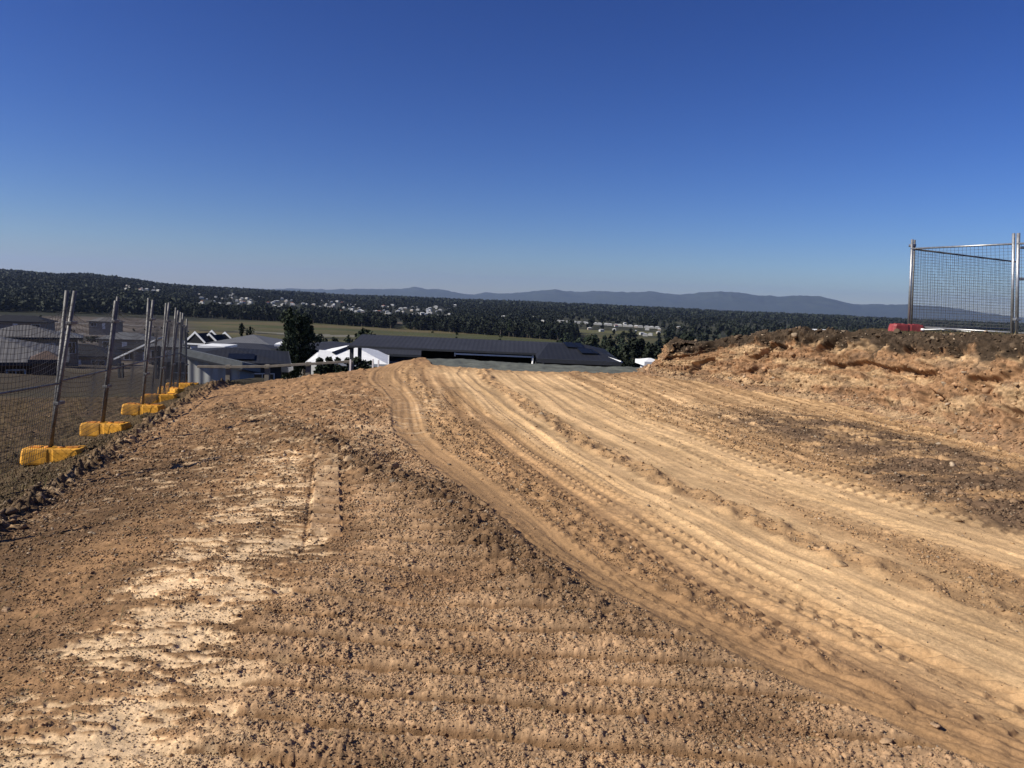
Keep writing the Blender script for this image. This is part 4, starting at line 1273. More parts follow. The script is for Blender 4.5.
# ------------------------------------------------------------------ houses
def house(name, label, cat, cx, cy, rz, w, d, wh, rise, roofm, wallm, ov=.5, kind='hip', zb=None, win=3, fascia=None, group=None, solar=None, ridge_off=0):
    """box walls, real roof with overhang, gutter board, windows on the front, a door"""
    z = (H(cx, cy) if zb is None else zb)
    root = empty(name, (cx, cy, z), label, cat, group, rz)
    hx, hy = w / 2, d / 2
    mb = MB()
    if kind == 'gable':
        mb.add([(-hx, -hy, -2), (hx, -hy, -2), (hx, hy, -2), (-hx, hy, -2), (-hx, -hy, wh), (hx, -hy, wh), (hx, hy, wh), (-hx, hy, wh),
                (-hx, 0, wh + rise * hy / (hy + ov) - .03), (hx, 0, wh + rise * hy / (hy + ov) - .03)],
               [(0, 1, 5, 4), (2, 3, 7, 6), (1, 2, 6, 9, 5), (3, 0, 4, 8, 7), (4, 5, 9, 8), (7, 8, 9, 6), (0, 3, 2, 1)])
    else: mb.box(-hx, hx, -hy, hy, -2, wh)
    mb.build('wall', wallm, root)
    ex, ey = hx + ov, hy + ov
    zt = wh + .16
    if kind == 'gable': rx = ex
    else: rx = max(.05, ex - ey)
    mb = MB()
    mb.add([(-ex, -ey, zt), (ex, -ey, zt), (ex, ey, zt), (-ex, ey, zt), (-rx, 0, zt + rise), (rx, 0, zt + rise),
            (-ex, -ey, zt - .08), (ex, -ey, zt - .08), (ex, ey, zt - .08), (-ex, ey, zt - .08)],
           [(0, 1, 5, 4), (1, 2, 5), (2, 3, 4, 5), (3, 0, 4), (6, 7, 1, 0), (7, 8, 2, 1), (8, 9, 3, 2), (9, 6, 0, 3), (9, 8, 7, 6)])
    roof = mb.build('roof', roofm, root)
    mb = MB(); g = .05
    for (a, b, c_, e_) in ((-ex - g, ex + g, -ey - g, -ey - .004), (-ex - g, ex + g, ey + .004, ey + g), (-ex - g, -ex - .004, -ey, ey), (ex + .004, ex + g, -ey, ey)):
        mb.box(a, b, c_, e_, zt - .17, zt + .01)
    mb.build('gutter', fascia or M_wall_dark, root)
    if kind == 'gable' and fascia:
        for s in (-1, 1):
            mb = MB()
            for q in (-1, 1):
                a = Vector((s * (ex + .07), q * (ey + .1), zt - .12)); b = Vector((s * (ex + .07), 0, zt + rise + .02))
                mb.add([a, a + Vector((-s * .06, 0, 0)), b + Vector((-s * .06, 0, 0)), b, a + Vector((0, 0, .28)), a + Vector((-s * .06, 0, .28)), b + Vector((-s * .06, 0, .28)), b + Vector((0, 0, .28))],
                       [(0, 1, 2, 3), (4, 7, 6, 5), (0, 4, 5, 1), (1, 5, 6, 2), (2, 6, 7, 3), (3, 7, 4, 0)])
            mb.build('barge_board', fascia, root)
    for i in range(win):
        wx = -hx + (i + .5) * w / win
        ww = min(.8, w / win * .3)
        if i == win // 2 and win > 1:
            mb = MB(); mb.box(wx - .45, wx + .45, -hy - .04, -hy - .003, -.0, 2.05); dr = mb.build('door', M_wall_white, root)
            mb = MB(); mb.box(wx + .3, wx + .36, -hy - .09, -hy - .042, .95, 1.08); mb.build('handle', M_steel, dr)
            continue
        mb = MB()
        for (a, b, c_, e_) in ((wx - ww - .06, wx + ww + .06, .85, .91), (wx - ww - .06, wx + ww + .06, 2.0, 2.06), (wx - ww - .06, wx - ww, .91, 2.0), (wx + ww, wx + ww + .06, .91, 2.0), (wx - .02, wx + .02, .91, 2.0)):
            mb.box(a, b, -hy - .05, -hy - .003, c_, e_)
        wn = mb.build('window', M_wall_white, root)
        mb = MB(); mb.box(wx - ww, wx + ww, -hy - .025, -hy - .005, .91, 2.0); mb.build('pane', M_glass, wn)
    for (u0, u1, v0, v1) in (solar or []):
        # panels lie on the front slope: u along the eave, v up the slope
        def pt(u, v, up):
            y_ = -ey + v * ey; nrm = Vector((0, -rise, ey)).normalized()
            return Vector((u * ex, y_, zt + v * rise)) + nrm * up
        a = [pt(u0, v0, .09), pt(u1, v0, .09), pt(u1, v1, .09), pt(u0, v1, .09)]; b = [pt(u0, v0, .05), pt(u1, v0, .05), pt(u1, v1, .05), pt(u0, v1, .05)]
        mb = MB(); mb.add(a + b, [(0, 1, 2, 3), (7, 6, 5, 4), (0, 4, 5, 1), (1, 5, 6, 2), (2, 6, 7, 3), (3, 7, 4, 0)])
        mb.build('solar_panel', M_solar, root)
    return root


def eaves(px, py, Y, wh):
    """where the eave seen at a pixel sits, and the floor level under it"""
    p = at(px, py, Y); return p


# 1. the long dark roof right below the pad
pl = at(362, 334, 44.5); pr_ = at(590, 344, 44.5); ez = at(450, 349.5, 41.0).z
zr = (pl.z + pr_.z) / 2
fl = ez - 2.75
cxm = (pl.x + 2.0) / 2; wm = 2.0 - pl.x
root = empty('long_house', (cxm, 44.5, fl), 'long low house with charcoal roof, dark verandah and solar panels just below the pad', 'house')
hx = wm / 2
mb = MB(); mb.box(-hx + 3.6, hx + 2.9, -1.2, 3.0, -2, 2.45); mb.build('wall', mat('verandah_shade_wall', (.010, .011, .013), .8, spec=.1), root)  # shade under the verandah roof is put into the wall's near-black colour
mb = MB(); rise = zr - ez
mb.add([(-hx, -3.5, 2.75), (hx + 3.4, -3.5, 2.75), (hx + 3.4, 3.5, 2.75), (-hx, 3.5, 2.75), (-hx, 0, 2.75 + rise), (hx + 1.6, 0, 2.75 + rise),
        (-hx, -3.5, 2.66), (hx + 3.4, -3.5, 2.66), (hx + 3.4, 3.5, 2.66), (-hx, 3.5, 2.66)],
       [(0, 1, 5, 4), (1, 2, 5), (2, 3, 4, 5), (3, 0, 4), (6, 7, 1, 0), (7, 8, 2, 1), (8, 9, 3, 2), (9, 6, 0, 3), (9, 8, 7, 6)])
mb.build('roof', M_roof_blue, root)
mb = MB(); mb.box(-hx - .05, hx + 1.0, -3.60, -3.51, 2.64, 2.74); mb.build('gutter', M_wall_dark, root)
mb = MB(); mb.box(-hx - .08, -hx - .01, -3.55, 3.55, 2.5, 2.72); mb.build('barge_board', M_wall_dark, root)
for xo in (-hx + .12, -hx + .55):
    mb = MB(); mb.box(xo - .09, xo + .09, -3.4, -3.22, -2, 2.64); mb.build('verandah_post', M_wall_dark, root)
# white rail and downpipe under the eave
za = 2.75 - (5.0) / 770 * 41
xa = at(455, 352, 41).x - cxm; xb = at(534, 356, 41).x - cxm
mb = MB(); zbm = at(495, 355.4, 41.07).z - fl; mb.box(xa, xb, -3.47, -3.39, zbm - .04, zbm + .04); mb.build('white_beam', M_white, root)
mb = MB(); mb.tube((xa, -3.43, 2.60), (xa, -3.43, 2.40), .04, 8); mb.build('downpipe', M_white, root, True)
mb = MB(); mb.tube((xb - .06, -3.43, 2.64), (xb - .06, -3.43, 0), .055, 8); mb.build('downpipe', M_white, root, True)
mb = MB(); mb.tube((xb + .12, -3.43, 2.64), (xb + .12, -3.43, 0), .04, 8); mb.build('downpipe', M_wall_dark, root, True)
# projecting wing with its own hip roof
w0 = at(537, 359.5, 38.0).x - cxm; w1 = at(621, 360.5, 38.0).x - cxm
ezw = at(580, 360.0, 38.0).z - fl
zt2 = zr - fl - .04
a0 = at(548, 341, 44.5).x - cxm; a1 = at(585, 344, 44.5).x - cxm
yy = 38.0 - 44.5
mb = MB()
mb.add([(w0, yy, ezw), (w1, yy, ezw), (w1 + .3, 3.2, ezw), (w0, 3.2, ezw), (a0, -.4, zt2), (a1, -.4, zt2),
        (w0, yy, ezw - .1), (w1, yy, ezw - .1), (w1 + .3, 3.2, ezw - .1), (w0, 3.2, ezw - .1)],
       [(0, 1, 5, 4), (1, 2, 5), (2, 3, 4, 5), (3, 0, 4), (6, 7, 1, 0), (7, 8, 2, 1), (8, 9, 3, 2), (9, 6, 0, 3), (9, 8, 7, 6)])
mb.build('wing_roof', M_roof_char, root)
mb = MB(); mb.box(w0 + .4, w1 - .4, yy + .5, 2.8, -2, ezw - .11); mb.build('wing_wall', M_wall_dark, root)


def on_wing(px, py, up=.06):
    """point of the wing's front slope under a given pixel"""
    e0 = Vector((w0 + cxm, 38.0, ezw + fl)); e1 = Vector((w1 + cxm, 38.0, ezw + fl)); rdg = Vector((a1 + cxm, 44.1, zt2 + fl))
    n = (e1 - e0).cross(rdg - e0).normalized()
    if n.z < 0: n = -n
    d_ = at(px, py, 40) - Vector((0, 0, EYE)); o_0 = Vector((0, 0, EYE))
    t_ = (e0 - o_0).dot(n) / d_.dot(n)
    return o_0 + d_ * t_ + n * up, n


for quad in (((563, 343.4), (572, 343.8), (578, 349.0), (567, 348.2)), ((573, 343.9), (581, 344.6), (584, 349.6), (578.6, 349.1)), ((577, 349.6), (588, 350), (594.5, 355), (582, 354.6)), ((588.8, 350.2), (592, 350.6), (599, 355.2), (595.3, 355))):
    tp_, bt = [], []
    for q in quad:
        p, n = on_wing(*q, up=.09); tp_.append(p - root.location); bt.append(p - n * .04 - root.location)
    mb = MB(); mb.add(tp_ + bt, [(0, 1, 2, 3), (7, 6, 5, 4), (0, 4, 5, 1), (1, 5, 6, 2), (2, 6, 7, 3), (3, 7, 4, 0)]); mb.build('solar_panel', M_solar, root)
mb = MB(); mb.tube((w1 + .02, yy - .05, ezw - .02), (w1 - .9, yy + 3.2, ezw + .12), .06, 6); mb.build('white_flashing', M_white, root)
mb = MB(); mb.box(w0, w1, yy - .12, yy - .01, ezw - .2, ezw); mb.build('gutter', M_wall_dark, root)
# a part of the house behind, seen through the open verandah
house('neighbour_house', 'blue grey roofed house seen through the open end of the dark verandah', 'house', at(415, 355, 58).x, 60, .05, 8, 6, 2.5, .9, M_roof_blue, M_wall_dark,
      zb=at(415, 357, 56).z - 2.55, win=2)

# 2. white roofed house
p = at(358, 345, 53.5); e = at(345, 363.5, 48.5)
hw = house('white_roof_house', 'house with bright white pyramid roof and a dark solar strip, behind the hedge', 'house', p.x - .45, 53.5, .16, 3.9, 8.6, 2.4, p.z - e.z, M_roof_white, M_wall_white, .6, 'hip',
           zb=e.z - 2.56, win=3, fascia=M_white, solar=[])
zt = 2.56; ri = p.z - e.z
mb = MB()
for j in range(1):
    # strip on the left slope, rising toward the apex
    A0 = Vector((-2.4, -2.0, 0)); 
    def sl(u, v, up=.08):
        """left-front slope points measured on the hip plane facing -y"""
        ey = 8.6 / 2 + .6
        y_ = -ey + v * ey; return Vector((u, y_, zt + v * ri + up))
    q = [sl(-1.15, .50), sl(-.25, .83), sl(-.05, .77), sl(-.90, .40)]
    b = [w - Vector((0, 0, .05)) for w in q]
    mb.add(q + b, [(3, 2, 1, 0), (4, 5, 6, 7), (0, 4, 5, 1), (1, 5, 6, 2), (2, 6, 7, 3), (3, 7, 4, 0)])
mb.build('solar_panel', M_solar, hw)
q0 = at(301, 363.5, 48); q1 = at(326, 356, 52)
mb = MB(); l = hw.location
xw0 = q0.x - l.x - .0; xw1 = -2.0
mb.add([(xw0, -5.6, 2.45), (xw1, -5.2, 2.5), (xw1, 1.0, 2.5), (xw0, 1, 2.45), (xw0 + 1.3, -2, 2.45 + .62), (xw1, -2, 2.45 + .70)], [(0, 1, 5, 4), (1, 2, 5), (2, 3, 4, 5), (3, 0, 4), (0, 3, 2, 1)])
mb.build('side_roof', M_roof_white, hw)
mb = MB(); mb.box(xw0 + .4, xw1 + .2, -5.0, .6, -2, 2.42); mb.build('side_wall', M_wall_cream, hw)
mb = MB(); mb.add([(2.3, -4.4, 2.2), (3.3, -4.9, 1.95), (3.3, -2, 1.95), (2.3, -2, 2.2), (2.3, -4.4, 2.12), (3.3, -4.9, 1.87), (3.3, -2, 1.87), (2.3, -2, 2.12)],
                  [(0, 1, 2, 3), (7, 6, 5, 4), (0, 4, 5, 1), (1, 5, 6, 2), (2, 6, 7, 3), (3, 7, 4, 0)]); mb.build('awning', M_white, hw)

# 3. grey shed
Ys = 27.0
a = at(183, 347, Ys); b = at(241, 361.5, Ys)
sh = empty('grey_shed', (a.x, Ys, b.z - 2.6), 'grey shed with sloping roof and ribbed light grey wall behind the end of the fence', 'shed')
l = sh.location; wS = b.x - a.x; zl_, zr_ = a.z - l.z, b.z - l.z
mb = MB(); mb.add([(.1, .15, -2), (wS - .1, .15, -2), (wS - .1, 1.7, -2), (.1, 1.7, -2), (.1, .15, zl_ - .29), (wS - .1, .15, zr_ - .29), (wS - .1, 1.7, zr_ - .58), (.1, 1.7, zl_ - .58)],
                  [(0, 1, 5, 4), (1, 2, 6, 5), (2, 3, 7, 6), (3, 0, 4, 7), (4, 5, 6, 7)]); mb.build('wall', M_wall_grey, sh)
mb = MB(); mb.slab([(-.1, -.15, zl_ - .0), (wS + .1, -.15, zr_ - .0), (wS + .1, 1.8, zr_ - .30), (-.1, 1.8, zl_ - .30)], .26); mb.build('roof', mat('shed_roof', (.16, .17, .165), .7), sh)
mb = MB(); mb.slab([(-.1, -.21, zl_ - .24), (wS + .1, -.21, zr_ - .24), (wS + .1, -.153, zr_ - .24), (-.1, -.153, zl_ - .24)], .06); mb.build('gutter', M_wall_dark, sh)

# 4-8. roofs below the pad on the left
p = at(222, 347, 47); e = at(240, 364, 42.5)
house('dark_roof_house', 'wide charcoal hip roofed house directly behind the grey shed', 'house', at(228, 350, 47).x, 47, .30, 6.2, 8.0, 2.5, p.z - e.z, M_roof_char, M_wall_dark, .5, zb=e.z - 2.66,
      solar=[(.05, .45, .15, .5)])
p = at(218, 344, 64); e = at(218, 349, 60)
house('white_gable_house', 'low white roofed building peeping over the charcoal hip roof', 'house', p.x, 64, 0, 1.5, 2.2, 2.3, p.z - e.z, M_roof_white, M_wall_white, .3, zb=e.z - 2.46, win=1, fascia=M_white)
for (px0, px1, py, Yd, lab) in ((182, 197, 332.8, 88, 'dark gabled house with white barge boards, the left of two by the fence end'), (196, 212, 334.6, 90, 'dark gabled house with white barge boards, the right of two')):
    c = at((px0 + px1) / 2, py, Yd); wd = (px1 - px0) / 770 * Yd * 1.0
    house('gabled_house', lab, 'house', c.x, Yd + 4, math.pi / 2 - .12, 3, wd, 2.5, 1.15, M_roof_char, M_wall_white, .4, 'gable', zb=c.z - 4.0, win=3, fascia=M_white, group='dark gabled houses with white boards')
c = at(253, 334.5, 86); e = at(253, 345, 82)
house('grey_hip_house', 'house with pale grey hip roof and a dark carport, left of the tall dark trees', 'house', c.x, 86, -.05, 6.2, 7, 2.5, c.z - e.z - .0, M_roof_grey, M_wall_dark, .5, zb=e.z - 2.66, win=3)
c = at(243, 347, 76)
house('dark_carport_house', 'low dark roofed house in front of the pale grey hip roof', 'house', c.x, 77, 0, 7.4, 5, 2.4, .5, M_roof_blue, M_wall_dark, .4, zb=at(243, 351, 74).z - 2.5, win=4)
c = at(283, 343, 70)
house('white_pergola_house', 'small white roofed outbuilding left of the conical dark tree', 'outbuilding', c.x, 71, .2, 1.4, 1.8, 2.0, .35, M_roof_white, M_wall_white, .2, zb=c.z - 2.3, win=1, fascia=M_white)
c = at(326, 341, 68); e = at(335, 352, 63)
house('slate_roof_house', 'slate blue roofed house behind the white roof, right of the dark trees', 'house', c.x + .6, 68, -.1, 6.4, 8, 2.5, c.z - e.z, M_roof_blue, M_wall_cream, .5, zb=e.z - 2.66, win=3)
c = at(222, 337, 105)
house('charcoal_far_house', 'charcoal roofed house behind the two gabled houses', 'house', c.x, 106, 0, 7, 7, 2.5, 1.1, M_roof_char, M_wall_cream, .5, zb=c.z - 3.7, win=3)
p = at(650, 360, 33)
house('white_garage', 'corner of a white roofed garage left of the earth bank', 'garage', p.x + .25, 34.5, .1, .5, 1.2, 2.2, .12, M_roof_white, M_wall_white, .15, zb=p.z - 2.5, win=1, fascia=M_white)

# 9. the grey roofed house behind the fence at the left edge
p = at(30, 336, 44); e = at(20, 368, 37)
house('grey_tile_house', 'large pale grey tiled house behind the fence at the left edge', 'house', at(-6, 340, 43).x, 43, .52, 6.2, 9, 2.3, p.z - e.z, M_roof_lgrey, M_brick, .5, zb=e.z - 2.46, win=5)
c = at(34, 352, 36.5)
house('brown_garage', 'brown roofed garage beside the pale grey tiled house', 'garage', at(40, 355, 36).x, 36.5, .52, 1.1, 1.6, 1.6, .35, M_brick, M_brick, .12, zb=at(42, 356, 36).z - 1.9, win=0)
c = at(10, 322, 72)
house('pale_roof_house', 'second pale grey roof farther up behind the tiled house', 'house', c.x, 74, .5, 6, 5, 2.5, 1.0, M_roof_lgrey, M_wall_cream, .5, zb=c.z - 4, win=3)
c = at(50, 330, 80)
house('mauve_roof_house', 'low grey house right of the second pale grey roof', 'house', c.x, 82, .5, 3, 4, 2.4, .6, M_roof_grey, M_wall_cream, .5, zb=c.z - 3.3, win=3)
for (px, py, Yd, w_, rm, lab) in ((84, 345, 95, 7, M_roof_char, 'low charcoal roof among the building lots, left of the white edged carport'),
                              (128, 333, 150, 9, M_roof_grey, 'small grey roof far up the building lots, between the second and third post'),
                              (20, 316, 170, 12, M_roof_char, 'dark roof near the top of the lots at the far left'),
                              (106, 318, 260, 9, M_roof_lgrey, 'small pale shed at the top of the bare lots behind the single post'),
                              (150, 341, 120, 7, M_roof_char, 'dark roof just above the white edged carport'),
                              (172, 338, 110, 5, M_roof_grey, 'grey roof glimpsed between the last fence posts')):
    c = at(px, py, Yd)
    house('lot_house', lab, 'house', c.x, Yd, .25, w_, 6, 2.4, 1.2, rm, M_wall_cream, .5, zb=c.z - 3.6, win=3)
# heaps of spoil on the lots
for j, (px, Yd, hh, lab) in enumerate(((72, 135, 1.1, 'pale spoil heap on the bare lots right of the double post'), (95, 160, 1.3, 'long low spoil heap on the lots left of the single post'),
                                       (122, 190, 1.6, 'spoil heap on the lots between the single post and the next pair'))):
    x_ = (px - 512) / F * Yd; pr, f = rock_protos(3, 1, 990 + j)
    o = np_mesh('soil_heap', pr[0] * np.array([hh * 3.2, hh * 2, hh]), f, M_conc, True); o.location = (x_, Yd, H(x_, Yd)); tag(o, lab, 'heap', 'spoil heaps on the lots')
# skillion carport with white edge
a = at(114, 358.5, 40); b = at(158, 338, 40)
cp = empty('carport', (a.x, 40, H(a.x, 40)), 'open carport with a white edged roof that rises to the right, seen through the fence', 'carport')
l = cp.location; wS = b.x - a.x
mb = MB(); mb.slab([(0, 0, a.z - l.z), (wS, 0, b.z - l.z), (wS, .7, b.z - l.z + .06), (0, .7, a.z - l.z + .06)], .07); mb.build('roof', M_white, cp)
mb = MB(); mb.slab([(0, -.04, a.z - l.z + .01), (wS, -.04, b.z - l.z + .01), (wS, -.003, b.z - l.z + .01), (0, -.003, a.z - l.z + .01)], .09); mb.build('barge_board', M_white, cp)
for (u, v) in ((.08, .15), (.92, .15), (.08, .5), (.92, .5)):
    mb = MB(); mb.box(wS * u - .05, wS * u + .05, v - .05, v + .05, -2, a.z - l.z + (b.z - a.z) * u - .36); mb.build('post', M_wall_dark, cp)

# ------------------------------------------------------------------ timber rail fence beyond the pad
Yr = 24.0
rf = None
pts = []
for px in (186, 212, 248, 291, 332, 338.5, 351, 368):
    pass
RP = [at(px, py, Yr) for px, py in ((199, 366), (228.5, 366.5), (267.5, 366), (308.5, 363.5), (351, 361.0))]
rf = empty('rail_fence', RP[0], 'weathered timber rail fence along the far edge of the pad', 'fence')
for i, p in enumerate(RP):
    if i == 0: continue
    zb_ = H(p.x, p.y) - .3
    mb = MB(); mb.box(p.x - rf.location.x - .07, p.x - rf.location.x + .07, -.07, .07, zb_ - rf.location.z, p.z - rf.location.z + (.05 if i != 4 else -.0)); mb.build('post', M_wood, rf, bevel=.01)
for i in range(4):
    a, b = RP[i] - rf.location, RP[i + 1] - rf.location
    mb = MB(); n_ = Vector((0, -.13, 0))
    mb.add([a + n_ + Vector((0, -.025, -.045)), b + n_ + Vector((0, -.025, -.045)), b + n_ + Vector((0, .025, -.045)), a + n_ + Vector((0, .025, -.045)),
            a + n_ + Vector((0, -.025, .035)), b + n_ + Vector((0, -.025, .035)), b + n_ + Vector((0, .025, .035)), a + n_ + Vector((0, .025, .035))],
           [(0, 3, 2, 1), (4, 5, 6, 7), (0, 1, 5, 4), (1, 2, 6, 5), (2, 3, 7, 6), (3, 0, 4, 7)])
    if i < 4: mb.build('rail', M_wood, rf, bevel=.008)
for j, (px, py) in enumerate(((350.5, 359.5), (373, 359), (378.5, 360))):
    p = at(px, py, 21.0); zb_ = H(p.x, p.y)
    mb = MB(); mb.box(-.02, .02, -.02, .02, -.2, p.z - zb_); o = mb.build('survey_stake', M_white, None, bevel=.004); o.location = (p.x, p.y, zb_)
    tag(o, ['thin pale stake standing before the hedge shrubs', 'thin pale stake at the crest, left of two near the dark verandah', 'thin pale stake at the crest, right of two near the dark verandah'][j], 'stake', 'survey stakes at the crest')

# small car and green bin between the houses
p = at(259, 364.5, 52)
car = empty('parked_car', (p.x, 52, p.z - .75), 'white car parked behind the rail fence', 'car', rz=.1)
mb = MB()
prof = [(-2.1, .35), (-2.1, .75), (-1.3, .9), (-.75, 1.38), (.8, 1.42), (1.45, .95), (2.1, .8), (2.15, .35)]
n = len(prof)
for s in (1,):
    vs_ = [(x, -.85, z) for x, z in prof] + [(x, .85, z) for x, z in prof]
    mb.add(vs_, [tuple(range(n)), tuple(range(2 * n - 1, n - 1, -1))] + [(i, n + i, n + (i + 1) % n, (i + 1) % n) for i in range(n)])
mb.build('body', M_white, car, bevel=.06)
for sx in (-1.3, 1.35):
    for sy in (-.8, .8):
        mb = MB(); mb.tube((sx, sy - .1, .33), (sx, sy + .1, .33), .33, 16); mb.build('wheel', M_wall_dark, car)
mb = MB(); mb.add([(-.95, -.856, .95), (1.15, -.856, .95), (.72, -.856, 1.34), (-.68, -.856, 1.32)], [(0, 1, 2, 3)]); mb.slab([(-.95, -.857, .95)] * 0 or [(0, -.857, 1), (.1, -.857, 1), (.1, -.853, 1)], .02); mb.build('side_window', M_glass, car)
p = at(262, 357.5, 60)
M_green = mat('green_paint', (.02, .07, .045), .6)
sk = empty('green_bin', (p.x, 60, p.z - 1.2), 'dark green metal bin standing on the lawn behind the car', 'bin')
mb = MB(); mb.add([(-.75, -.5, 0), (.75, -.5, 0), (.75, .5, 0), (-.75, .5, 0), (-.85, -.6, 1.25), (.85, -.6, 1.25), (.85, .6, 1.4), (-.85, .6, 1.4)],
                  [(0, 3, 2, 1), (4, 5, 6, 7), (0, 1, 5, 4), (1, 2, 6, 5), (2, 3, 7, 6), (3, 0, 4, 7)]); mb.build('container', M_green, sk, bevel=.03)
mb = MB(); mb.slab([(-.9, -.65, 1.31), (.9, -.65, 1.31), (.9, .65, 1.47), (-.9, .65, 1.47)], .05); mb.build('lid', M_green, sk)

# ------------------------------------------------------------------ trees across the valley
protos = []
for j in range(9):
    hh = [9, 11, 8, 10, 12, 7.5, 9.5, 10.5, 8.5][j]
    mt = [M_leaf, M_leaf, M_leafd, M_leaf, M_leafd, M_leaf, M_leafg, M_leaf, M_leaf][j]
    V, Fc, lc = tree_geo(800 + j, hh, [5.5, 5, 6, 4.5, 6, 5.5, 5, 6.5, 4.2][j], 620, .42, .16, 12)
    tm = trunk_mb(lc, hh, .2)
    me = bpy.data.meshes.new('trunk'); me.from_pydata(tm.v, [], tm.f); me.materials.append(M_bark)
    cm = np_mesh('crown', V, Fc, mt, link=False)
    protos.append((me, cm, hh))


def valley_tree(x, y, s, j, label, group):
    root = empty('gum_tree', (x, y, H(x, y) - .2), label, 'tree', group, rnd.uniform(0, 6.28))
    root.scale = (s * rnd.uniform(.85, 1.2), s * rnd.uniform(.85, 1.2), s)
    for nm, me in (('trunk', protos[j][0]), ('crown', protos[j][1])):
        o = bpy.data.objects.new(nm, me); COL.objects.link(o); o.parent = root


# the wood right of the houses
cnt = 0
for i in range(4000):
    if cnt >= 150: break
    Yd = 110 * math.exp(rnd.random() * math.log(430 / 110)); px = rnd.uniform(548, 730)
    if px < 548 + (Yd < 150) * 30: continue
    x = (px - 512) / F * Yd
    if Yd > 200 and px < 560: continue
    valley_tree(x, Yd, rnd.uniform(.55, .95) * (.8 if Yd < 200 else 1), rnd.randrange(9), 'gum tree in the dense dark wood between the solar roof and the bank', 'trees of the wood right of the houses'); cnt += 1


def belt_y(x): return np.interp(x, [-700, -420, -290, -95, 20, 120, 600], [760, 745, 722, 668, 600, 560, 600])


for i in range(118):
    x = -330 + 400 * (i / 118) + rnd.uniform(-3, 3); y = float(belt_y(x)) + rnd.uniform(0, 10)
    px = 512 + F * x / y
    if px < 170 or px > 570 or (392 < px < 404) or rnd.random() < .05: continue
    valley_tree(x, y, rnd.uniform(.55, 1.15), rnd.randrange(9), 'gum tree in the front row of the dark belt behind the paddocks', 'trees of the belt behind the paddocks')

# masses nobody could count, as single objects
def forest(name, xs, ys, hs, nleaf, leaf, mt, seed, wide_=.62, zs=None):
    rs = np.random.RandomState(seed)
    P = []
    for j in range(10):
        V, Fc, lc = tree_geo(seed + j, 1.0, wide_ * rs.uniform(.8, 1.3), nleaf, leaf, .08, 7)
        P.append(V)
    if zs is None: zs = far_z(xs, ys, macro(xs, ys)[0])
    which = rs.randint(0, 10, len(xs)); Vs = []
    for j in range(10):
        m_ = which == j; n = m_.sum()
        if not n: continue
        a = rs.rand(n) * 6.28; c, s = np.cos(a), np.sin(a)
        x_ = P[j][None, :, 0] * c[:, None] - P[j][None, :, 1] * s[:, None]; y_ = P[j][None, :, 0] * s[:, None] + P[j][None, :, 1] * c[:, None]
        h_ = hs[m_][:, None]
        Vs.append(np.stack([x_ * h_ + xs[m_][:, None], y_ * h_ + ys[m_][:, None], P[j][None, :, 2] * h_ + zs[m_][:, None] - .3], 2).reshape(-1, 3))
    V = np.concatenate(Vs); Fc = np.arange(len(V)).reshape(-1, 4)
    o = np_mesh(name, V, Fc, mt); tag(o, kind='stuff'); return o


# the town: small pale houses among trees
TOWN = []


def ground_at(px, py, rmin=500, rmax=4500):
    """first terrain point seen at a pixel"""
    ys = rmin * np.exp(np.linspace(0, math.log(rmax / rmin), 500))
    d = at(px, py, 1.0) - Vector((0, 0, EYE))
    xs = d.x * ys; zs = EYE + d.z * ys
    g = far_z(xs, ys, macro(xs, ys)[0])
    k_ = np.argmax(zs < g + 1.5)
    if zs[k_] >= g[k_] + 1.5: return None
    return xs[k_], ys[k_]


def add_town(px, py, w=None, big=0, colr=0):
    g = ground_at(px, py)
    if g is None: return
    TOWN.append((g[0], g[1], w, big, colr, px))


for i in range(105): add_town(rnd.uniform(185, 345), rnd.gauss(303, 4.5))
for i in range(24): add_town(rnd.uniform(110, 180), rnd.gauss(288.5, 2.0))
for i in range(50): add_town(rnd.uniform(345, 420), rnd.gauss(312, 3.5))
for i in range(28): add_town(rnd.uniform(412, 455), rnd.gauss(313, 3.2), None, 1)
for i in range(16): add_town(rnd.uniform(490, 560), rnd.gauss(322, 3))
for i in range(20): add_town(558 + i * 5.2 + rnd.uniform(-1, 1), 322 + i * .33 * 1.05, 16, 2)
for i in range(16): add_town(rnd.uniform(560, 690), rnd.gauss(331, 3))
tg_ = [(.80, .80, .78), (.62, .60, .56), (.45, .44, .43), (.30, .26, .23)]
TM = [mat('town_wall', (.42, .41, .38), .8), mat('town_wall_cream', (.36, .30, .24), .85)]
TR = [mat('town_roof_white', (.50, .50, .48), .6), mat('town_roof_grey', (.38, .38, .38), .6), mat('town_roof_red', (.26, .11, .07), .8), mat('town_roof_white', (.42, .42, .41), .6), mat('town_roof_pale', (.32, .32, .31), .6)]
hm = []
for wi in range(2):
    for ri_ in range(5):
        hx, hy = 7, 5
        mb = MB(); mb.box(-hx, hx, -hy, hy, -3, 3.2)
        mw = bpy.data.meshes.new('wall'); mw.from_pydata(mb.v, [], mb.f); mw.materials.append(TM[wi])
        mb = MB(); ex, ey = 7.6, 5.6
        mb.add([(-ex, -ey, 3.2), (ex, -ey, 3.2), (ex, ey, 3.2), (-ex, ey, 3.2), (-3.0, 0, 5.6), (3.0, 0, 5.6)], [(0, 1, 5, 4), (1, 2, 5), (2, 3, 4, 5), (3, 0, 4), (0, 3, 2, 1)])
        mr_ = bpy.data.meshes.new('roof'); mr_.from_pydata(mb.v, [], mb.f); mr_.materials.append(TR[ri_])
        hm.append((mw, mr_))
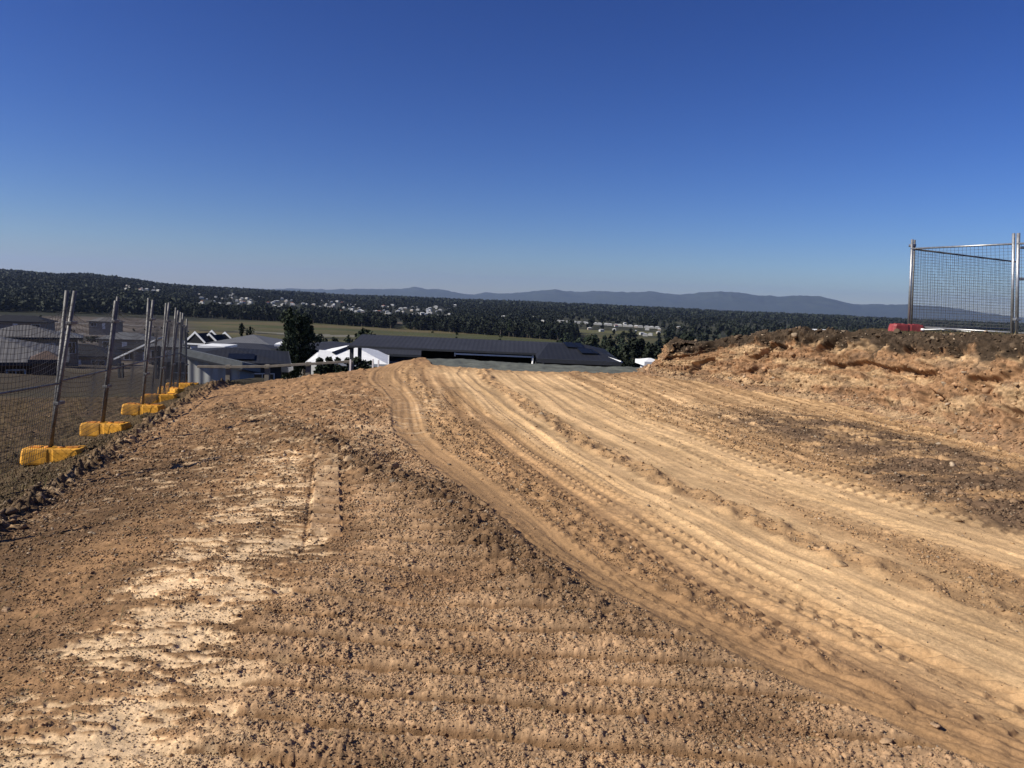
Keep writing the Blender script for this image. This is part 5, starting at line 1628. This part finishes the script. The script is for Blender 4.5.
tl = [(180, 345, 'small house among the trees of the town on the left hillside', 'houses of the hillside town'),
      (0, 180, 'tiny pale house on the far wooded slope above the fence posts', 'houses on the far left slope'),
      (345, 412, 'small pale house in the trees left of the white tower', 'houses left of the white tower'),
      (412, 470, 'white building in the bright cluster round the white tower', 'buildings round the white tower'),
      (470, 557, 'small pale house in the dark trees right of the bright cluster', 'houses right of the bright cluster')]
for (x, y, w, big, c_, px) in TOWN:
    mw, mr_ = hm[rnd.choice([0, 3, 0, 1, 5, 8, 4, 4, 2, 6]) if not big else rnd.choice([0, 3, 4])]
    if big == 2: lab, gr_ = 'long white roof in the row of sheds across the plain', 'row of white sheds on the plain'
    elif px >= 557: lab, gr_ = 'small house or shed by the open paddock beyond the wood', 'buildings by the open paddock'
    else: lab, gr_ = [(a, b) for lo, hi, a, b in tl if lo <= px < hi][0]
    z = float(far_z(np.array([x]), np.array([y]), macro(np.array([x]), np.array([y]))[0])[0])
    root = empty('town_house' if big != 2 else 'long_shed', (x, y, z + 2.2), lab, 'house' if big != 2 else 'shed', gr_, rnd.uniform(-.5, .5) if big != 2 else -.1)
    s = y / 1200 * rnd.uniform(.22, .40) * (1.15 if big == 1 else 1) if big != 2 else y / 1200 * .42
    s = max(.3, min(1.0, s))
    root.scale = (s * (1.25 if big == 2 else rnd.uniform(.8, 1.3)), s, s * 1.0)
    for nm, me in (('wall', mw), ('roof', mr_)):
        o = bpy.data.objects.new(nm, me); COL.objects.link(o); o.parent = root
tw = at(427.5, 308.5, 1150)
rt = empty('white_tower', (tw.x, 1150, tw.z - 14), 'small white tower block standing over the bright building cluster', 'tower')
mb = MB(); mb.box(-1.7, 1.7, -1.7, 1.7, -8, 13); mb.build('shaft', M_wall_white, rt)
mb = MB(); mb.box(-2.0, 2.0, -2.0, 2.0, 13.003, 14); mb.build('cap', M_wall_white, rt)
# long white factory shed past the bank, with a yellow end
p = at(826, 331, 900)
fs_ = empty('factory_shed', (p.x, 900, p.z - 4.2), 'long white factory shed seen over the earth bank, yellow at its right end', 'shed')
mb = MB(); mb.box(-19, 15.5, -8, 8, -8, 4.2); mb.build('wall', M_wall_white, fs_)
mb = MB(); mb.add([(-19.5, -8.5, 4.2), (16, -8.5, 4.2), (16, 8.5, 4.2), (-19.5, 8.5, 4.2), (-19.5, 0, 6.0), (16, 0, 6.0)], [(0, 1, 5, 4), (1, 2, 5), (2, 3, 4, 5), (3, 0, 4), (0, 3, 2, 1)]); mb.build('roof', M_roof_white, fs_)
mb = MB(); mb.box(16.1, 20.5, -8.2, 8, -8, 4.4); mb.build('end_bay', M_yel, fs_)

# tree masses
rs = np.random.RandomState(900)
tx = np.array([q[0] for q in TOWN]); ty = np.array([q[1] for q in TOWN])


def clear(x, y, front=55, side=9):
    ok = np.ones(len(x), bool)
    for a, b in zip(tx, ty):
        lat = np.abs(x - a - (y - b) * a / b)
        ok &= ~((lat < side * b / 1100) & (y < b + 8) & (y > b - front * b / 900))
    return ok


n = 5200
ym = rs.uniform(0, 1, n); pxm = rs.uniform(-60, 575, n)
d_ = 8 + 150 * ym ** 1.4
xg = np.zeros(n); yg = np.full(n, 700.0)
for it in range(4): xg = (pxm - 512) / F * yg; yg = belt_y(xg) + d_
ok = clear(xg, yg, 75, 9) & ~((np.abs(pxm - 412) < 30) & (yg > 770) & (yg < 850)) & ~((np.abs(pxm - 398) < 6))
forest('tree_belt', xg[ok], yg[ok], rs.uniform(5, 11.5, ok.sum()), 70, .13, M_leaf, 910)
# suburb trees
n = 14000
pxm = rs.uniform(-80, 560, n); yg = 800 * np.exp(rs.rand(n) * math.log(2300 / 800)); xg = (pxm - 512) / F * yg
ok = clear(xg, yg, 85, 9) & (vnoise(xg / 60, yg / 60, 915) > -.5)
ok &= ~((np.abs(pxm - 412) < 36) & (yg > 760) & (yg < 860))
forest('town_trees', xg[ok], yg[ok], rs.uniform(4.5, 9, ok.sum()) * np.clip(yg[ok] / 1400, .9, 1.4), 40, .17, M_leaf, 920)
# plain right of the houses
n = 7000
pxm = rs.uniform(500, 1150, n); yg = 430 * np.exp(rs.rand(n) * math.log(2600 / 430)); xg = (pxm - 512) / F * yg
ok = clear(xg, yg, 70, 10) & ((vnoise(xg / 50, yg / 50, 925) > .0) | (yg > 1300) | (yg < 560)) & ~(((xg - 95) / 72) ** 2 + ((yg - 800) / 62) ** 2 < 1) & (yg > belt_y(xg) + 5 * (pxm < 560))
ok &= ~((np.abs(xg - p.x - 0) < 40) & (yg > 780) & (yg < 910))
ok &= ~((pxm > 572) & (pxm < 655) & (yg > 520) & (yg < 860) & (vnoise(xg / 25, yg / 25, 926) < .15))
forest('plain_trees', xg[ok], yg[ok], rs.uniform(5, 11, ok.sum()), 44, .17, M_leaf, 930)
# wooded ridge: canopy all the way up
n = 16000
pxm = rs.uniform(-250, 1250, n); rg_ = 2100 * np.exp(rs.rand(n) ** .8 * math.log(3700 / 2100)); an = np.arctan((pxm - 512) / F)
xg = rg_ * np.sin(an); yg = rg_ * np.cos(an)
zz = far_z(xg, yg, macro(xg, yg)[0])
forest('ridge_forest', xg, yg, rs.uniform(8, 16, n), 26, .25, M_forest, 940, 1.1)
n = 7000
pxm = rs.uniform(-250, 190, n); rg_ = 800 * np.exp(rs.rand(n) * math.log(2300 / 800)); an = np.arctan((pxm - 512) / F)
xg = rg_ * np.sin(an); yg = rg_ * np.cos(an); ok = clear(xg, yg, 60, 9)
forest('slope_forest', xg[ok], yg[ok], rs.uniform(6, 12, ok.sum()), 36, .18, M_leaf, 950, .7)
# scattered shrubs on the building lots
n = 260
pxm = rs.uniform(-60, 185, n); yg = rs.uniform(140, 600, n); xg = (pxm - 512) / F * yg
ok = vnoise(xg / 30, yg / 30, 955) > .05
forest('lot_shrubs', xg[ok], yg[ok], rs.uniform(1, 3.2, ok.sum()), 60, .15, M_leaf, 960, .9)
# more wood behind the single trees on the right
n = 900
yg = 200 * np.exp(rs.rand(n) * math.log(560 / 200)); pxm = rs.uniform(556, 1100, n); xg = (pxm - 512) / F * yg
forest('wood_understorey', xg, yg, rs.uniform(4, 8, n), 90, .13, M_leafd, 970)

# ------------------------------------------------------------------ air
mb = MB(); mb.box(-26000, 26000, -26000, 26000, -180, 620)
hz = bpy.data.materials.new('air'); hz.use_nodes = True
t = hz.node_tree; t.nodes.remove(t.nodes['Principled BSDF'])
pv = t.nodes.new('ShaderNodeVolumePrincipled')
pv.inputs['Color'].default_value = (.52, .66, 1.0, 1)
pv.inputs['Density'].default_value = 3.8e-5
pv.inputs['Anisotropy'].default_value = 0.2
t.links.new(pv.outputs[0], t.nodes['Material Output'].inputs['Volume'])
ho = mb.build('haze', hz); tag(ho, kind='stuff')
